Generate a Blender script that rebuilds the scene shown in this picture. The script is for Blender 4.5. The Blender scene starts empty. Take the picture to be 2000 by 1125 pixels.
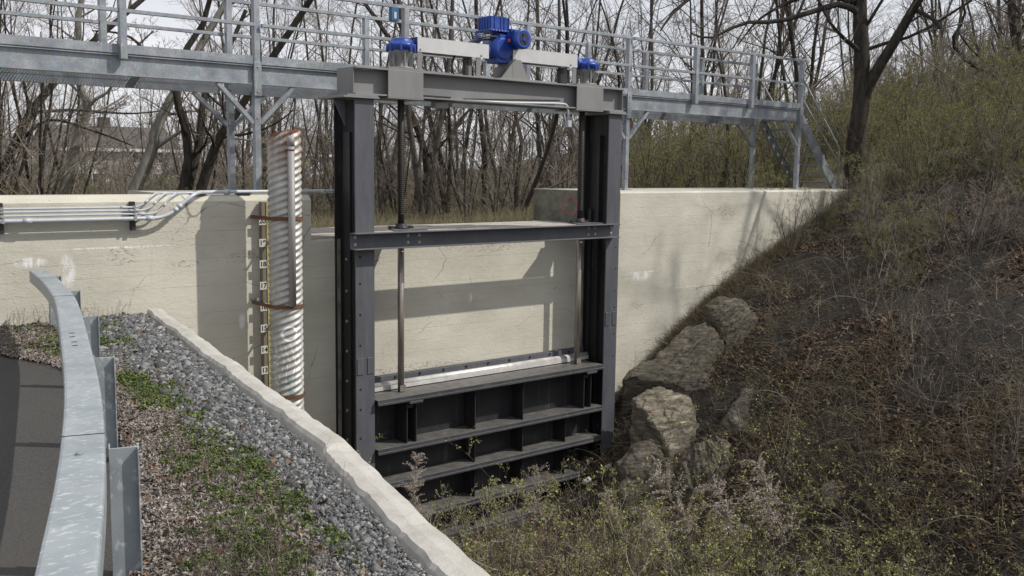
import bpy, math, random
import numpy as np
from mathutils import Matrix, Vector
R = math.radians
SC = bpy.context.scene
COL = SC.collection
rng = np.random.default_rng(7)
random.seed(7)

# ------------------------------------------------------------------ camera
CAM = np.array([0.0, -12.937, 0.427])
MX = [(0.7688096590534245, 0.06673922146676536, -0.6359855222127052),
      (-0.6393326394166837, 0.10139995577023433, -0.7622150780103286),
      (0.013619262926238539, 0.9926046167975467, 0.12062582803670785)]   # world rows, camera columns
cd = bpy.data.cameras.new('camera'); cam = bpy.data.objects.new('camera', cd); COL.objects.link(cam)
m = Matrix.Identity(4)
for i in range(3):
    for j in range(3): m[i][j] = MX[i][j]
    m[i][3] = CAM[i]
cam.matrix_world = m
cd.sensor_width = 36; cd.lens = 1944 / 2000 * 36; cd.clip_end = 3000; cd.clip_start = 0.05
SC.camera = cam
MM = np.array(MX)
def unp(px, py, ax, v):
    d = MM @ np.array([px - 1000, -(py - 562.5), -1944.0]); t = (v - CAM[ax]) / d[ax]; return CAM + t * d
def pxdir(px):                                # horizontal unit direction of a photo column
    d = MM @ np.array([px - 1000, 230.0, -1944.0]); d[2] = 0; return d / np.linalg.norm(d)

# ------------------------------------------------------------------ materials
def nt(name):
    mt = bpy.data.materials.new(name); mt.use_nodes = True; t = mt.node_tree
    return mt, t, t.nodes['Principled BSDF']
class N:
    def __init__(s, t): s.t = t
    def __call__(s, typ, inp=None, **kw):
        n = s.t.nodes.new(typ)
        for k, v in kw.items(): setattr(n, k, v)
        for k, v in (inp or {}).items():
            if isinstance(v, bpy.types.NodeSocket): s.t.links.new(v, n.inputs[k])
            else: n.inputs[k].default_value = v
        return n
    def co(s, scale=(1, 1, 1)):
        tc = s('ShaderNodeTexCoord'); mp = s('ShaderNodeMapping', {'Vector': tc.outputs['Object'], 'Scale': scale}); return mp.outputs[0]
    def noise(s, vec, scale, detail=6, rough=.6): return s('ShaderNodeTexNoise', {'Vector': vec, 'Scale': scale, 'Detail': detail, 'Roughness': rough}).outputs[0]
    def ramp(s, fac, stops, interp='LINEAR'):
        n = s('ShaderNodeValToRGB', {'Fac': fac}); cr = n.color_ramp; cr.interpolation = interp
        while len(cr.elements) < len(stops): cr.elements.new(.5)
        for e, (p, c) in zip(cr.elements, stops):
            e.position = p; e.color = tuple(c) + (1,) if len(c) == 3 else c
        return n.outputs[0]
    def g(s, fac, a, b, va=0.0, vb=1.0): return s('ShaderNodeMapRange', {'Value': fac, 'From Min': a, 'From Max': b, 'To Min': va, 'To Max': vb}).outputs[0]
    def mix(s, fac, a, b, bt='MIX'):
        n = s('ShaderNodeMix', data_type='RGBA', blend_type=bt)
        for idx, v in ((0, fac), (6, a), (7, b)):
            if isinstance(v, bpy.types.NodeSocket): s.t.links.new(v, n.inputs[idx])
            else: n.inputs[idx].default_value = (tuple(v) + (1,)) if isinstance(v, (tuple, list)) else v
        return n.outputs[2]
    def math(s, op, a, b=0.0):
        n = s('ShaderNodeMath', operation=op)
        for i, v in enumerate((a, b)):
            if isinstance(v, bpy.types.NodeSocket): s.t.links.new(v, n.inputs[i])
            else: n.inputs[i].default_value = v
        return n.outputs[0]
    def bump(s, bs, h, strength=.3, dist=.01):
        b = s('ShaderNodeBump', {'Height': h, 'Strength': strength, 'Distance': dist}); s.t.links.new(b.outputs[0], bs.inputs['Normal']); return b
def link(t, a, b): t.links.new(a, b)
def mat_plain(name, col, rough=.6, metal=0.0, var=.25, scale=6, bump=.1, bscale=60, spec=.5, streak=False):
    mt, t, bs = nt(name); n = N(t)
    v = n.co((1, 1, .25) if streak else (1, 1, 1))
    a = n.noise(v, scale); b = n.noise(v, scale * 9)
    f = n.math('ADD', n.math('MULTIPLY', a, .65), n.math('MULTIPLY', b, .35))
    c = n.ramp(f, [(.3, [x * (1 - var) for x in col]), (.7, [min(1, x * (1 + var)) for x in col])])
    link(t, c, bs.inputs['Base Color']); bs.inputs['Metallic'].default_value = metal
    link(t, n.g(a, .3, .7, rough - .1, min(1, rough + .12)), bs.inputs['Roughness'])
    bs.inputs['Specular IOR Level'].default_value = spec
    if bump: n.bump(bs, n.noise(n.co(), bscale, 3), bump, .004)
    return mt
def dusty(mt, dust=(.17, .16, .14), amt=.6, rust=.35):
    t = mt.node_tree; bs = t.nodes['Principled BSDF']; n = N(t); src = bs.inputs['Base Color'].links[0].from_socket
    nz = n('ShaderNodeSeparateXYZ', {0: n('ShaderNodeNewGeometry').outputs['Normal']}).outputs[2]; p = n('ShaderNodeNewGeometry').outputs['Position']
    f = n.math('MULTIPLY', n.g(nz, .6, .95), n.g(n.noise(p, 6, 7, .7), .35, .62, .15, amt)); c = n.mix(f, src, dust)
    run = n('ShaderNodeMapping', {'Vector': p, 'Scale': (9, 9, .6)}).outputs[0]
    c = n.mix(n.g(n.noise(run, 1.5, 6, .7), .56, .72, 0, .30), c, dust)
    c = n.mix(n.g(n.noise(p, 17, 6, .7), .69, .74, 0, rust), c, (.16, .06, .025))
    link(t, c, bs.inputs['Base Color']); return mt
def mat_island(name, stops, rough=.8, noise_scale=3.0, transl=0.0, mixn=.35):
    mt, t, bs = nt(name); n = N(t)
    geo = n('ShaderNodeNewGeometry')
    f = n.math('ADD', n.math('MULTIPLY', geo.outputs['Random Per Island'], 1 - mixn), n.math('MULTIPLY', n.g(n.noise(n.co(), noise_scale, 3), .3, .7), mixn))
    link(t, n.ramp(f, stops), bs.inputs['Base Color']); bs.inputs['Roughness'].default_value = rough
    bs.inputs['Specular IOR Level'].default_value = .25
    return mt
def mat_galv():
    mt, t, bs = nt('galvanised_steel'); n = N(t)
    v = n.co()
    a = n.noise(v, 3.5, 8, .65); vo = n('ShaderNodeTexVoronoi', {'Vector': v, 'Scale': 55.0}).outputs['Color']
    st = n.noise(n.co((9, 9, .8)), 2.2, 5)
    c = n.ramp(a, [(.3, (.175, .19, .215)), (.52, (.25, .27, .295)), (.72, (.35, .37, .395))])
    c = n.mix(.18, c, vo, 'OVERLAY')
    c = n.mix(n.g(st, .60, .74, 0, .4), c, (.50, .52, .54))
    c = n.mix(n.g(n.noise(v, 1.3), .55, .75, 0, .5), c, (.30, .29, .28))
    link(t, c, bs.inputs['Base Color']); bs.inputs['Metallic'].default_value = .35
    link(t, n.g(a, .3, .7, .42, .62), bs.inputs['Roughness'])
    n.bump(bs, n.noise(v, 40), .08, .003)
    return mt
def mat_rail():
    mt, t, bs = nt('guardrail_zinc'); n = N(t)
    v = n.co(); a = n.noise(v, 4, 7, .65)
    fl = n.noise(n.co((14, 30, 9)), 1.5, 4, .6)
    c = n.ramp(a, [(.3, (.235, .265, .285)), (.7, (.325, .355, .37))])
    c = n.mix(n.g(fl, .57, .63, 0, .7), c, (.50, .54, .55))
    c = n.mix(n.g(n.noise(v, 2.7, 5), .55, .7, 0, .6), c, (.20, .23, .24))
    link(t, c, bs.inputs['Base Color']); bs.inputs['Metallic'].default_value = .25
    link(t, n.g(a, .3, .7, .38, .55), bs.inputs['Roughness']); n.bump(bs, n.noise(v, 30), .08, .003)
    return mt
def mat_concrete():
    mt, t, bs = nt('board_marked_concrete'); n = N(t)
    tc = n('ShaderNodeNewGeometry').outputs['Position']; sx = n('ShaderNodeSeparateXYZ', {0: tc}); X, Y, Z = sx.outputs
    n.co = lambda scale=(1, 1, 1): n('ShaderNodeMapping', {'Vector': tc, 'Scale': scale}).outputs[0]
    big = n.noise(n.co((.6, .6, 1.2)), 1.2, 5); mid = n.noise(n.co((.7, .7, 2.2)), 5, 7, .6); fine = n.noise(n.co(), 45, 5)
    # board lines, wobbling, present only here and there
    wob = n.math('MULTIPLY', n.noise(n.co((.5, 1, 1.2)), 1.0, 6, .6), .05)
    zz = n.math('ADD', Z, wob)
    fr = n.math('ABSOLUTE', n.math('SUBTRACT', n.math('FRACT', n.math('DIVIDE', zz, .185)), .5))
    line = n.math('MULTIPLY', n.g(fr, .0, .028, 1, 0), n.g(n.noise(n.co((.9, 1, 5.4)), 1.7, 7, .7), .42, .62))
    c = n.ramp(big, [(.3, (.405, .388, .325)), (.55, (.50, .482, .41)), (.75, (.555, .538, .465))])
    c = n.mix(n.g(mid, .42, .62, 0, .35), c, (.47, .45, .38))
    c = n.mix(n.math('MULTIPLY', line, .75), c, (.24, .215, .175))
    # vertical runs of grime and pale lime
    run = n.noise(n.co((7, 7, .35)), 1.6, 5, .7)
    c = n.mix(n.math('MULTIPLY', n.g(run, .6, .74, 0, .5), n.g(Z, -3.5, -.2)), c, (.36, .35, .31))
    lime = n.math('MULTIPLY', n.g(n.noise(n.co((3.2, 3, .9)), 2.6, 7, .75), .655, .70), .75)
    c = n.mix(lime, c, (.70, .69, .68))
    # pits
    vo = n('ShaderNodeTexVoronoi', {'Vector': n.co((1, 1, 1.4)), 'Scale': 8.0, 'Randomness': 1.0})
    pit = n.math('MULTIPLY', n.g(vo.outputs['Distance'], .03, .09, 1, 0), n.g(n.noise(n.co(), 2.4), .46, .52))
    c = n.mix(n.math('MULTIPLY', pit, .75), c, (.09, .085, .07))
    # spalled patches: rough broken bits at given places (x, z, rx, rz)
    rough = n.noise(n.co((1, 1, 1.8)), 16, 8, .75); sp_all = None
    for (x, z, rx, rz) in ((6.0, -.86, .33, .10), (4.3, -.78, .22, .13), (10.2, -.86, 1.0, .13), (8.0, -1.0, .25, .12), (16.5, -.45, .35, .2), (13.9, -2.15, .22, .10), (12.0, -1.68, .45, .05), (5.1, -.92, .25, .05), (8.6, -2.78, 1.3, .09)):
        dx = n.math('DIVIDE', n.math('SUBTRACT', X, x), rx); dz = n.math('DIVIDE', n.math('SUBTRACT', Z, z), rz)
        d = n.math('ADD', n.math('MULTIPLY', dx, dx), n.math('MULTIPLY', dz, dz))
        f = n.g(d, .3, 1.1, 1, 0); sp_all = f if sp_all is None else n.math('MAXIMUM', sp_all, f)
    crack = n.math('MULTIPLY', sp_all, n.g(rough, .53, .6))
    c = n.mix(n.math('MULTIPLY', crack, .5), c, (.17, .155, .125))
    # efflorescence near the guardrail end and by the right column
    ef = None
    for (x, z, rx, rz) in ((3.62, -.93, .10, .22), (3.2, -.80, .20, .07), (14.0, -1.60, .28, .10), (7.95, -2.35, .05, .5), (14.0, -1.53, .5, .015), (9.9, -1.72, .05, .08), (12.6, -1.2, .5, .012), (15.3, -1.9, .4, .012), (5.9, -1.75, .05, .12), (4.2, -.66, .8, .015)):
        dx = n.math('DIVIDE', n.math('SUBTRACT', X, x), rx); dz = n.math('DIVIDE', n.math('SUBTRACT', Z, z), rz)
        d = n.math('ADD', n.math('MULTIPLY', dx, dx), n.math('MULTIPLY', dz, dz))
        f = n.g(d, .2, 1.2, 1, 0); ef = f if ef is None else n.math('MAXIMUM', ef, f)
    efm = n.math('MULTIPLY', ef, n.g(n.noise(n.co((6, 6, 1.2)), 3, 6, .7), .42, .56))
    c = n.mix(n.math('MULTIPLY', efm, .85), c, (.74, .72, .74))
    wv_ = n('ShaderNodeMapping', {'Vector': n.mix(.22, tc, n('ShaderNodeTexNoise', {'Vector': tc, 'Scale': 2.2, 'Detail': 8.0}).outputs['Color']), 'Scale': (.55, .01, .9)}).outputs[0]
    ck = n('ShaderNodeTexVoronoi', {'Vector': wv_, 'Scale': 1.3, 'Randomness': 1.0}, feature='DISTANCE_TO_EDGE').outputs['Distance']
    ckm = n.math('MULTIPLY', n.g(ck, .0015, .005, .75, 0), n.g(n.noise(n.co(), .7, 4), .50, .58)); c = n.mix(ckm, c, (.15, .135, .11))
    c = n.mix(n.g(n.noise(n.co((1, 1, 1.6)), 1.6, 9, .75), .55, .68, 0, .30), c, (.36, .35, .305))
    tie = n('ShaderNodeTexVoronoi', {'Vector': n.co((1, .01, 1.6)), 'Scale': .95, 'Randomness': .55}).outputs['Distance']
    c = n.mix(n.g(tie, .016, .026, .8, 0), c, (.06, .055, .05))
    drip = n.math('MULTIPLY', n.g(n.noise(n.co((14, 14, .5)), 1.3, 5, .7), .62, .72, 0, .55), n.g(n.noise(n.co(), .8, 3), .5, .62))
    c = n.mix(drip, c, (.25, .235, .20))
    low = n.math('MULTIPLY', n.g(Z, -3.4, -4.6), n.g(mid, .35, .6, .3, 1))
    c = n.mix(n.math('MULTIPLY', low, .55), c, (.22, .21, .17))
    link(t, c, bs.inputs['Base Color']); bs.inputs['Roughness'].default_value = .9
    bs.inputs['Specular IOR Level'].default_value = .2
    relief = n.noise(n.co((1, 1, 1.7)), 9, 9, .72)
    h = n.math('ADD', n.math('MULTIPLY', relief, .9), n.math('MULTIPLY', fine, .35))
    h = n.math('SUBTRACT', h, n.math('MULTIPLY', line, .16)); h = n.math('ADD', h, n.math('MULTIPLY', n.g(n.noise(n.co((1, 1, 1.3)), 24, 4, .6), .56, .7), n.math('MULTIPLY', n.g(n.noise(n.co(), 1.1, 3), .48, .6), .5))); h = n.math('SUBTRACT', h, n.math('MULTIPLY', pit, .9)); h = n.math('SUBTRACT', h, n.math('MULTIPLY', crack, 1.6))
    n.bump(bs, h, .5, .02)
    return mt
def mat_graffiti_concrete():
    mt, t, bs = nt('old_dark_concrete'); n = N(t)
    tc = n('ShaderNodeNewGeometry').outputs['Position']; sx = n('ShaderNodeSeparateXYZ', {0: tc}); X, Y, Z = sx.outputs
    c = n.ramp(n.noise(tc, 4), [(.35, (.10, .095, .075)), (.65, (.22, .21, .17))])
    d = None
    for (y, z) in ((1.35, -.30), (.75, -.36)):
        dy = n.math('SUBTRACT', Y, y); dz = n.math('MULTIPLY', n.math('SUBTRACT', Z, z), 1.2)
        q = n.math('SQRT', n.math('ADD', n.math('MULTIPLY', dy, dy), n.math('MULTIPLY', dz, dz)))
        r = n.g(n.math('ABSOLUTE', n.math('SUBTRACT', q, .2)), .02, .04, 1, 0); d = r if d is None else n.math('MAXIMUM', d, r)
    c = n.mix(n.math('MULTIPLY', d, .6), c, (.40, .10, .16))
    link(t, c, bs.inputs['Base Color']); bs.inputs['Roughness'].default_value = .9; n.bump(bs, n.noise(n.co(), 12, 8), .6, .02)
    return mt
def mat_curb():
    mt, t, bs = nt('pale_curb_concrete'); n = N(t)
    c = n.ramp(n.noise(n.co(), 3, 8, .7), [(.3, (.31, .298, .265)), (.7, (.48, .465, .43))])
    c = n.mix(n.g(n.noise(n.co(), 14, 6), .58, .7, 0, .5), c, (.27, .26, .24))
    link(t, c, bs.inputs['Base Color']); bs.inputs['Roughness'].default_value = .9
    n.bump(bs, n.noise(n.co(), 40, 8, .7), .6, .012); return mt
def mat_asphalt():
    mt, t, bs = nt('asphalt'); n = N(t)
    v = n('ShaderNodeTexVoronoi', {'Vector': n.co(), 'Scale': 190.0})
    c = n.ramp(v.outputs['Color'], [(.2, (.018, .017, .0165)), (.8, (.070, .066, .062))])
    c = n.mix(n.g(n.noise(n.co(), 1.5, 5), .4, .65, 0, .5), c, (.052, .048, .044))
    c = n.mix(n.g(n.noise(n.co(), 130, 2), .68, .72, 0, .7), c, (.22, .21, .2))
    link(t, c, bs.inputs['Base Color']); bs.inputs['Roughness'].default_value = .85
    n.bump(bs, v.outputs['Distance'], .6, .006); return mt
def mat_ground():
    mt, t, bs = nt('brown_soil'); n = N(t)
    a = n.noise(n.co(), 1.1, 8, .65); b = n.noise(n.co(), 22, 6)
    c = n.ramp(a, [(.35, (.022, .018, .014)), (.6, (.045, .036, .026)), (.75, (.038, .042, .020))])
    c = n.mix(.6, c, n.ramp(b, [(.3, (.018, .015, .012)), (.7, (.13, .11, .085))]), 'OVERLAY')
    link(t, c, bs.inputs['Base Color']); bs.inputs['Roughness'].default_value = .95
    n.bump(bs, b, .8, .05); return mt
def mat_floor():
    mt, t, bs = nt('woodland_floor'); n = N(t)
    a = n.noise(n.co(), .35, 8, .65); b = n.noise(n.co(), 9, 6)
    c = n.ramp(a, [(.35, (.10, .082, .060)), (.55, (.13, .125, .062)), (.75, (.15, .16, .065))])
    c = n.mix(.5, c, n.ramp(b, [(.3, (.05, .045, .035)), (.7, (.25, .22, .17))]), 'OVERLAY')
    link(t, c, bs.inputs['Base Color']); bs.inputs['Roughness'].default_value = .95; n.bump(bs, b, .8, .08); return mt
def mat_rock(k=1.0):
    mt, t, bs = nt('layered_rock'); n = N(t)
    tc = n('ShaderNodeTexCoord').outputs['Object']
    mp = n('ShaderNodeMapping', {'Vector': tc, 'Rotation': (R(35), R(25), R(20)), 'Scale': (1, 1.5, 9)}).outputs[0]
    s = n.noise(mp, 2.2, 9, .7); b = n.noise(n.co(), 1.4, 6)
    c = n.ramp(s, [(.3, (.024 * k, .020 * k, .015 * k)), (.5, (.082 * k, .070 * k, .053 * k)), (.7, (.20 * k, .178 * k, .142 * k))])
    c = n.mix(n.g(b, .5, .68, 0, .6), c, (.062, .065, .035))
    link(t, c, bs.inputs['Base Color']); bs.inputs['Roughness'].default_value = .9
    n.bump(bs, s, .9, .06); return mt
def mat_bark(name, a, b, sc=9):
    mt, t, bs = nt(name); n = N(t)
    s = n.noise(n.co((1, 1, .25)), sc, 8, .7); w = n.noise(n.co(), 2.2, 4)
    c = n.ramp(s, [(.35, a), (.65, b)]); c = n.mix(n.g(w, .55, .7, 0, .4), c, tuple(x * 1.5 for x in b))
    link(t, c, bs.inputs['Base Color']); bs.inputs['Roughness'].default_value = .95; bs.inputs['Specular IOR Level'].default_value = .15
    n.bump(bs, s, .9, .03); return mt
def mat_pipe():
    mt, t, bs = nt('zinc_corrugated'); n = N(t)
    tc = n('ShaderNodeTexCoord').outputs['Object']; sx = n('ShaderNodeSeparateXYZ', {0: tc}); Z = sx.outputs[2]
    a = n.noise(n.co((1, 1, .6)), 5, 8, .7)
    c = n.ramp(a, [(.3, (.27, .265, .25)), (.6, (.42, .415, .40)), (.8, (.55, .545, .53))])
    c = n.mix(n.g(n.noise(n.co(), 11, 6), .58, .68, 0, .6), c, (.30, .29, .27))
    rust = n.math('MULTIPLY', n.g(Z, .18, .80), n.g(n.noise(n.co((3, 3, .7)), 4, 6, .7), .40, .60))
    c = n.mix(n.math('MULTIPLY', rust, .85), c, (.24, .115, .05))
    # sprayed squiggles: white loops and a dark green scribble low down
    X, Y = sx.outputs[0], sx.outputs[1]
    q = n.math('SQRT', n.math('ADD', n.math('POWER', n.math('SUBTRACT', X, 6.22), 2.0), n.math('POWER', n.math('SUBTRACT', Z, -1.86), 2.0)))
    ring = n.g(n.math('ABSOLUTE', n.math('SUBTRACT', q, .095)), .008, .02, 1, 0)
    wv = n('ShaderNodeTexWave', {'Vector': n.co((1, 1, .8)), 'Scale': 2.4, 'Distortion': 7.0, 'Detail': 2.0}).outputs[1]
    scr = n.math('MULTIPLY', n.g(n.math('ABSOLUTE', n.math('SUBTRACT', wv, .5)), .03, .09, 1, 0), n.math('MULTIPLY', n.g(Z, -1.9, -2.05), n.g(Z, -2.62, -2.5)))
    c = n.mix(n.math('MULTIPLY', n.math('MAXIMUM', ring, scr), .8), c, (.85, .86, .86))
    gr = n.math('MULTIPLY', n.g(n.noise(n.co((1, 1, 2)), 7, 3), .56, .6), n.math('MULTIPLY', n.g(Z, -2.42, -2.5), n.g(Z, -2.78, -2.7)))
    c = n.mix(n.math('MULTIPLY', gr, .6), c, (.05, .16, .16))
    link(t, c, bs.inputs['Base Color']); bs.inputs['Metallic'].default_value = .2; bs.inputs['Roughness'].default_value = .5
    n.bump(bs, n.noise(n.co(), 30), .15, .004); return mt
def mat_blue():
    mt, t, bs = nt('blue_enamel'); n = N(t)
    a = n.noise(n.co(), 7, 6)
    c = n.ramp(a, [(.3, (.007, .028, .17)), (.6, (.014, .055, .30)), (.75, (.035, .085, .33))]); link(t, c, bs.inputs['Base Color'])
    link(t, n.g(a, .3, .7, .3, .5), bs.inputs['Roughness']); n.bump(bs, n.noise(n.co(), 60, 3), .12, .002); return mt
def mat_house():
    mt, t, bs = nt('pale_siding'); n = N(t)
    tc = n('ShaderNodeTexCoord').outputs['Object']; Z = n('ShaderNodeSeparateXYZ', {0: tc}).outputs[2]
    fr = n.math('FRACT', n.math('MULTIPLY', Z, 5.0))
    c = n.mix(n.g(fr, .0, .12, 1, 0), n.ramp(n.noise(n.co(), 1), [(.3, (.42, .42, .44)), (.7, (.50, .50, .52))]), (.28, .28, .3))
    link(t, c, bs.inputs['Base Color']); bs.inputs['Roughness'].default_value = .7; return mt

M = dict(
 galv=mat_galv(), rail=mat_rail(), conc=mat_concrete(), old=mat_graffiti_concrete(), curb=mat_curb(), asphalt=mat_asphalt(),
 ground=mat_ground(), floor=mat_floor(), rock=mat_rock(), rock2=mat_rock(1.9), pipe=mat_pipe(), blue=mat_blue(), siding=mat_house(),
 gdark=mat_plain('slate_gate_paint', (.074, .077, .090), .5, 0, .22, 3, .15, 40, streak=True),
 gskin_webshade=mat_plain('black_skin_and_web_shade', (.014, .014, .017), .55, 0, .3, 4, .2, 30),
 vent=mat_plain('vent_grey', (.25, .24, .235), .55, .1, .15, 6, .1),
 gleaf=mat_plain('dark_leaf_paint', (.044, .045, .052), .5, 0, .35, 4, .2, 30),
 ggrey=mat_plain('grey_beam_paint', (.185, .185, .182), .5, 0, .12, 3, .1, 50, streak=True),
 lgrey=mat_plain('light_grey_paint', (.27, .27, .265), .42, .2, .08, 4, .05, 60),
 cover=mat_plain('brushed_cover', (.56, .555, .55), .38, .35, .06, 5, .05, 60),
 pvc=mat_plain('grey_conduit', (.40, .42, .455), .42, .05, .12, 6, .05, 60),
 black=mat_plain('black_steel', (.018, .018, .02), .5, 0, .3, 8, .2, 50),
 hole=mat_plain('hole_dark', (.006, .006, .006), .9, 0, .1, 8, 0),
 rubber=mat_plain('black_rubber', (.014, .014, .014), .6, 0, .2, 8, .1),
 stem=mat_plain('stem_steel', (.30, .27, .235), .38, .6, .3, 9, .1, 80, streak=True),
 thread=mat_plain('greased_thread', (.03, .028, .025), .45, .3, .4, 20, .3, 120),
 seal=mat_plain('seal_steel', (.60, .59, .57), .4, .4, .22, 7, .15, 50),
 rust=mat_plain('rusty_steel', (.12, .055, .028), .85, .1, .5, 14, .5, 70),
 rim=mat_plain('rusty_rim', (.21, .075, .036), .85, .1, .5, 14, .5, 70),
 bolt=mat_plain('bolt_zinc', (.36, .36, .36), .4, .5, .2, 20, .1),
 board=mat_plain('gauge_backing', (.15, .13, .10), .8, 0, .3, 8, .3),
 yellow=mat_plain('gauge_yellow', (.36, .31, .12), .6, 0, .2, 12, .1),
 white=mat_plain('white_enamel', (.52, .52, .48), .5, 0, .12, 12, .1),
 ink=mat_plain('black_ink', (.02, .02, .02), .6, 0, .1, 12, 0),
 red=mat_plain('red_label', (.42, .05, .03), .6, 0, .1, 12, 0),
 bluebox=mat_plain('dull_blue_box', (.02, .085, .19), .5, 0, .15, 8, .1),
 plank=mat_plain('weathered_plank', (.37, .345, .30), .9, 0, .35, 5, .6, 30),
 roof=mat_plain('dark_shingle', (.085, .075, .07), .9, 0, .25, 2, .3),
 trim=mat_plain('white_trim', (.62, .62, .63), .6, 0, .1, 2, 0),
 glass=mat_plain('dark_glass', (.03, .035, .04), .15, 0, .3, 1, 0),
 bark=mat_bark('dark_bark', (.018, .016, .013), (.058, .051, .043)),
 bark2=mat_bark('brown_bark', (.040, .035, .030), (.115, .102, .088)),
 pale=mat_bark('pale_bark', (.11, .105, .09), (.24, .23, .205), 5),
 twig=mat_island('twigs', [(0, (.060, .049, .041)), (.5, (.12, .10, .083)), (1, (.20, .17, .145))]),
 twig2=mat_island('grey_twigs', [(0, (.11, .09, .075)), (.6, (.24, .205, .172)), (1, (.40, .36, .31))]),
 olive=mat_island('olive_twigs', [(0, (.10, .085, .055)), (.5, (.19, .168, .10)), (1, (.30, .265, .17))]),
 bud=mat_island('young_leaves', [(0, (.10, .11, .038)), (.5, (.20, .21, .070)), (1, (.32, .31, .12))]),
 cane=mat_island('dry_canes', [(0, (.030, .023, .018)), (.5, (.085, .068, .056)), (.78, (.20, .165, .135)), (.93, (.50, .43, .36)), (1, (.20, .06, .05))]),
 straw=mat_island('dry_grass_blades', [(0, (.055, .043, .026)), (.5, (.16, .13, .082)), (.85, (.32, .27, .18)), (1, (.52, .45, .32))]),
 green=mat_island('weed_leaves', [(0, (.045, .062, .020)), (.5, (.10, .135, .04)), (1, (.18, .22, .08))]),
 litter=mat_island('fallen_leaves', [(0, (.035, .022, .015)), (.4, (.10, .065, .04)), (.8, (.19, .12, .075)), (1, (.30, .21, .14))]),
 petal=mat_island('curled_litter', [(0, (.06, .045, .038)), (.07, (.24, .10, .05)), (.12, (.11, .09, .078)), (.6, (.235, .205, .182)), (1, (.46, .42, .38))]),
 stone=mat_island('gravel_stone', [(0, (.035, .036, .038)), (.5, (.098, .10, .103)), (.8, (.20, .202, .202)), (.93, (.36, .34, .31)), (1, (.62, .60, .57))], .75, 60, mixn=.25),
 lcane=mat_island('pale_canes', [(0, (.09, .07, .056)), (.5, (.25, .21, .175)), (.85, (.46, .40, .345)), (1, (.26, .10, .08))]),
 scrub=mat_island('scrub_twigs', [(0, (.030, .024, .019)), (.5, (.085, .068, .053)), (.8, (.19, .155, .125)), (1, (.48, .42, .35))]),
 plume=mat_island('plume_fluff', [(0, (.22, .18, .15)), (1, (.46, .40, .35))]),
)

for k_ in ('gdark', 'gleaf', 'gskin_webshade'): dusty(M[k_])
dusty(M['ggrey'], (.24, .23, .215), .5, .12)

# ------------------------------------------------------------------ mesh helpers
OFF = {}
def mesh_np(name, V, F, mats, idx=None, smooth=False):
    """V (n,3); F list of (k,m) int arrays with the same m each; idx = material index per array"""
    me = bpy.data.meshes.new(name); V = np.asarray(V, np.float32)
    F = [np.asarray(f, np.int32) for f in F if len(f)]
    me.vertices.add(len(V)); me.vertices.foreach_set('co', V.ravel())
    loops = np.concatenate([f.ravel() for f in F]); cnt = np.concatenate([np.full(len(f), f.shape[1]) for f in F])
    me.loops.add(len(loops)); me.loops.foreach_set('vertex_index', loops)
    st = np.zeros(len(cnt), np.int32); st[1:] = np.cumsum(cnt)[:-1]
    me.polygons.add(len(cnt)); me.polygons.foreach_set('loop_start', st); me.polygons.foreach_set('loop_total', cnt.astype(np.int32))
    if idx is not None: me.polygons.foreach_set('material_index', np.concatenate([np.full(len(f), i) for f, i in zip(F, idx)]).astype(np.int32))
    if smooth: me.polygons.foreach_set('use_smooth', np.ones(len(cnt), bool))
    for m_ in (mats if isinstance(mats, (list, tuple)) else [mats]): me.materials.append(m_)
    me.update(calc_edges=True); me.validate(); return me
def tag(o, label=None, cat=None, group=None, kind=None):
    for k, v in (('label', label), ('category', cat), ('group', group), ('kind', kind)):
        if v: o[k] = v
    return o
def addo(name, me, parent=None, loc=None):
    o = bpy.data.objects.new(name, me); COL.objects.link(o)
    if parent is not None: o.parent = parent
    if loc is not None: o.location = loc
    return o
def thing(name, label, cat, loc=(0, 0, 0), group=None):
    o = addo(name, None); o.location = loc; o.empty_display_size = .2; OFF[o] = np.array(loc, float); return tag(o, label, cat, group)
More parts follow.
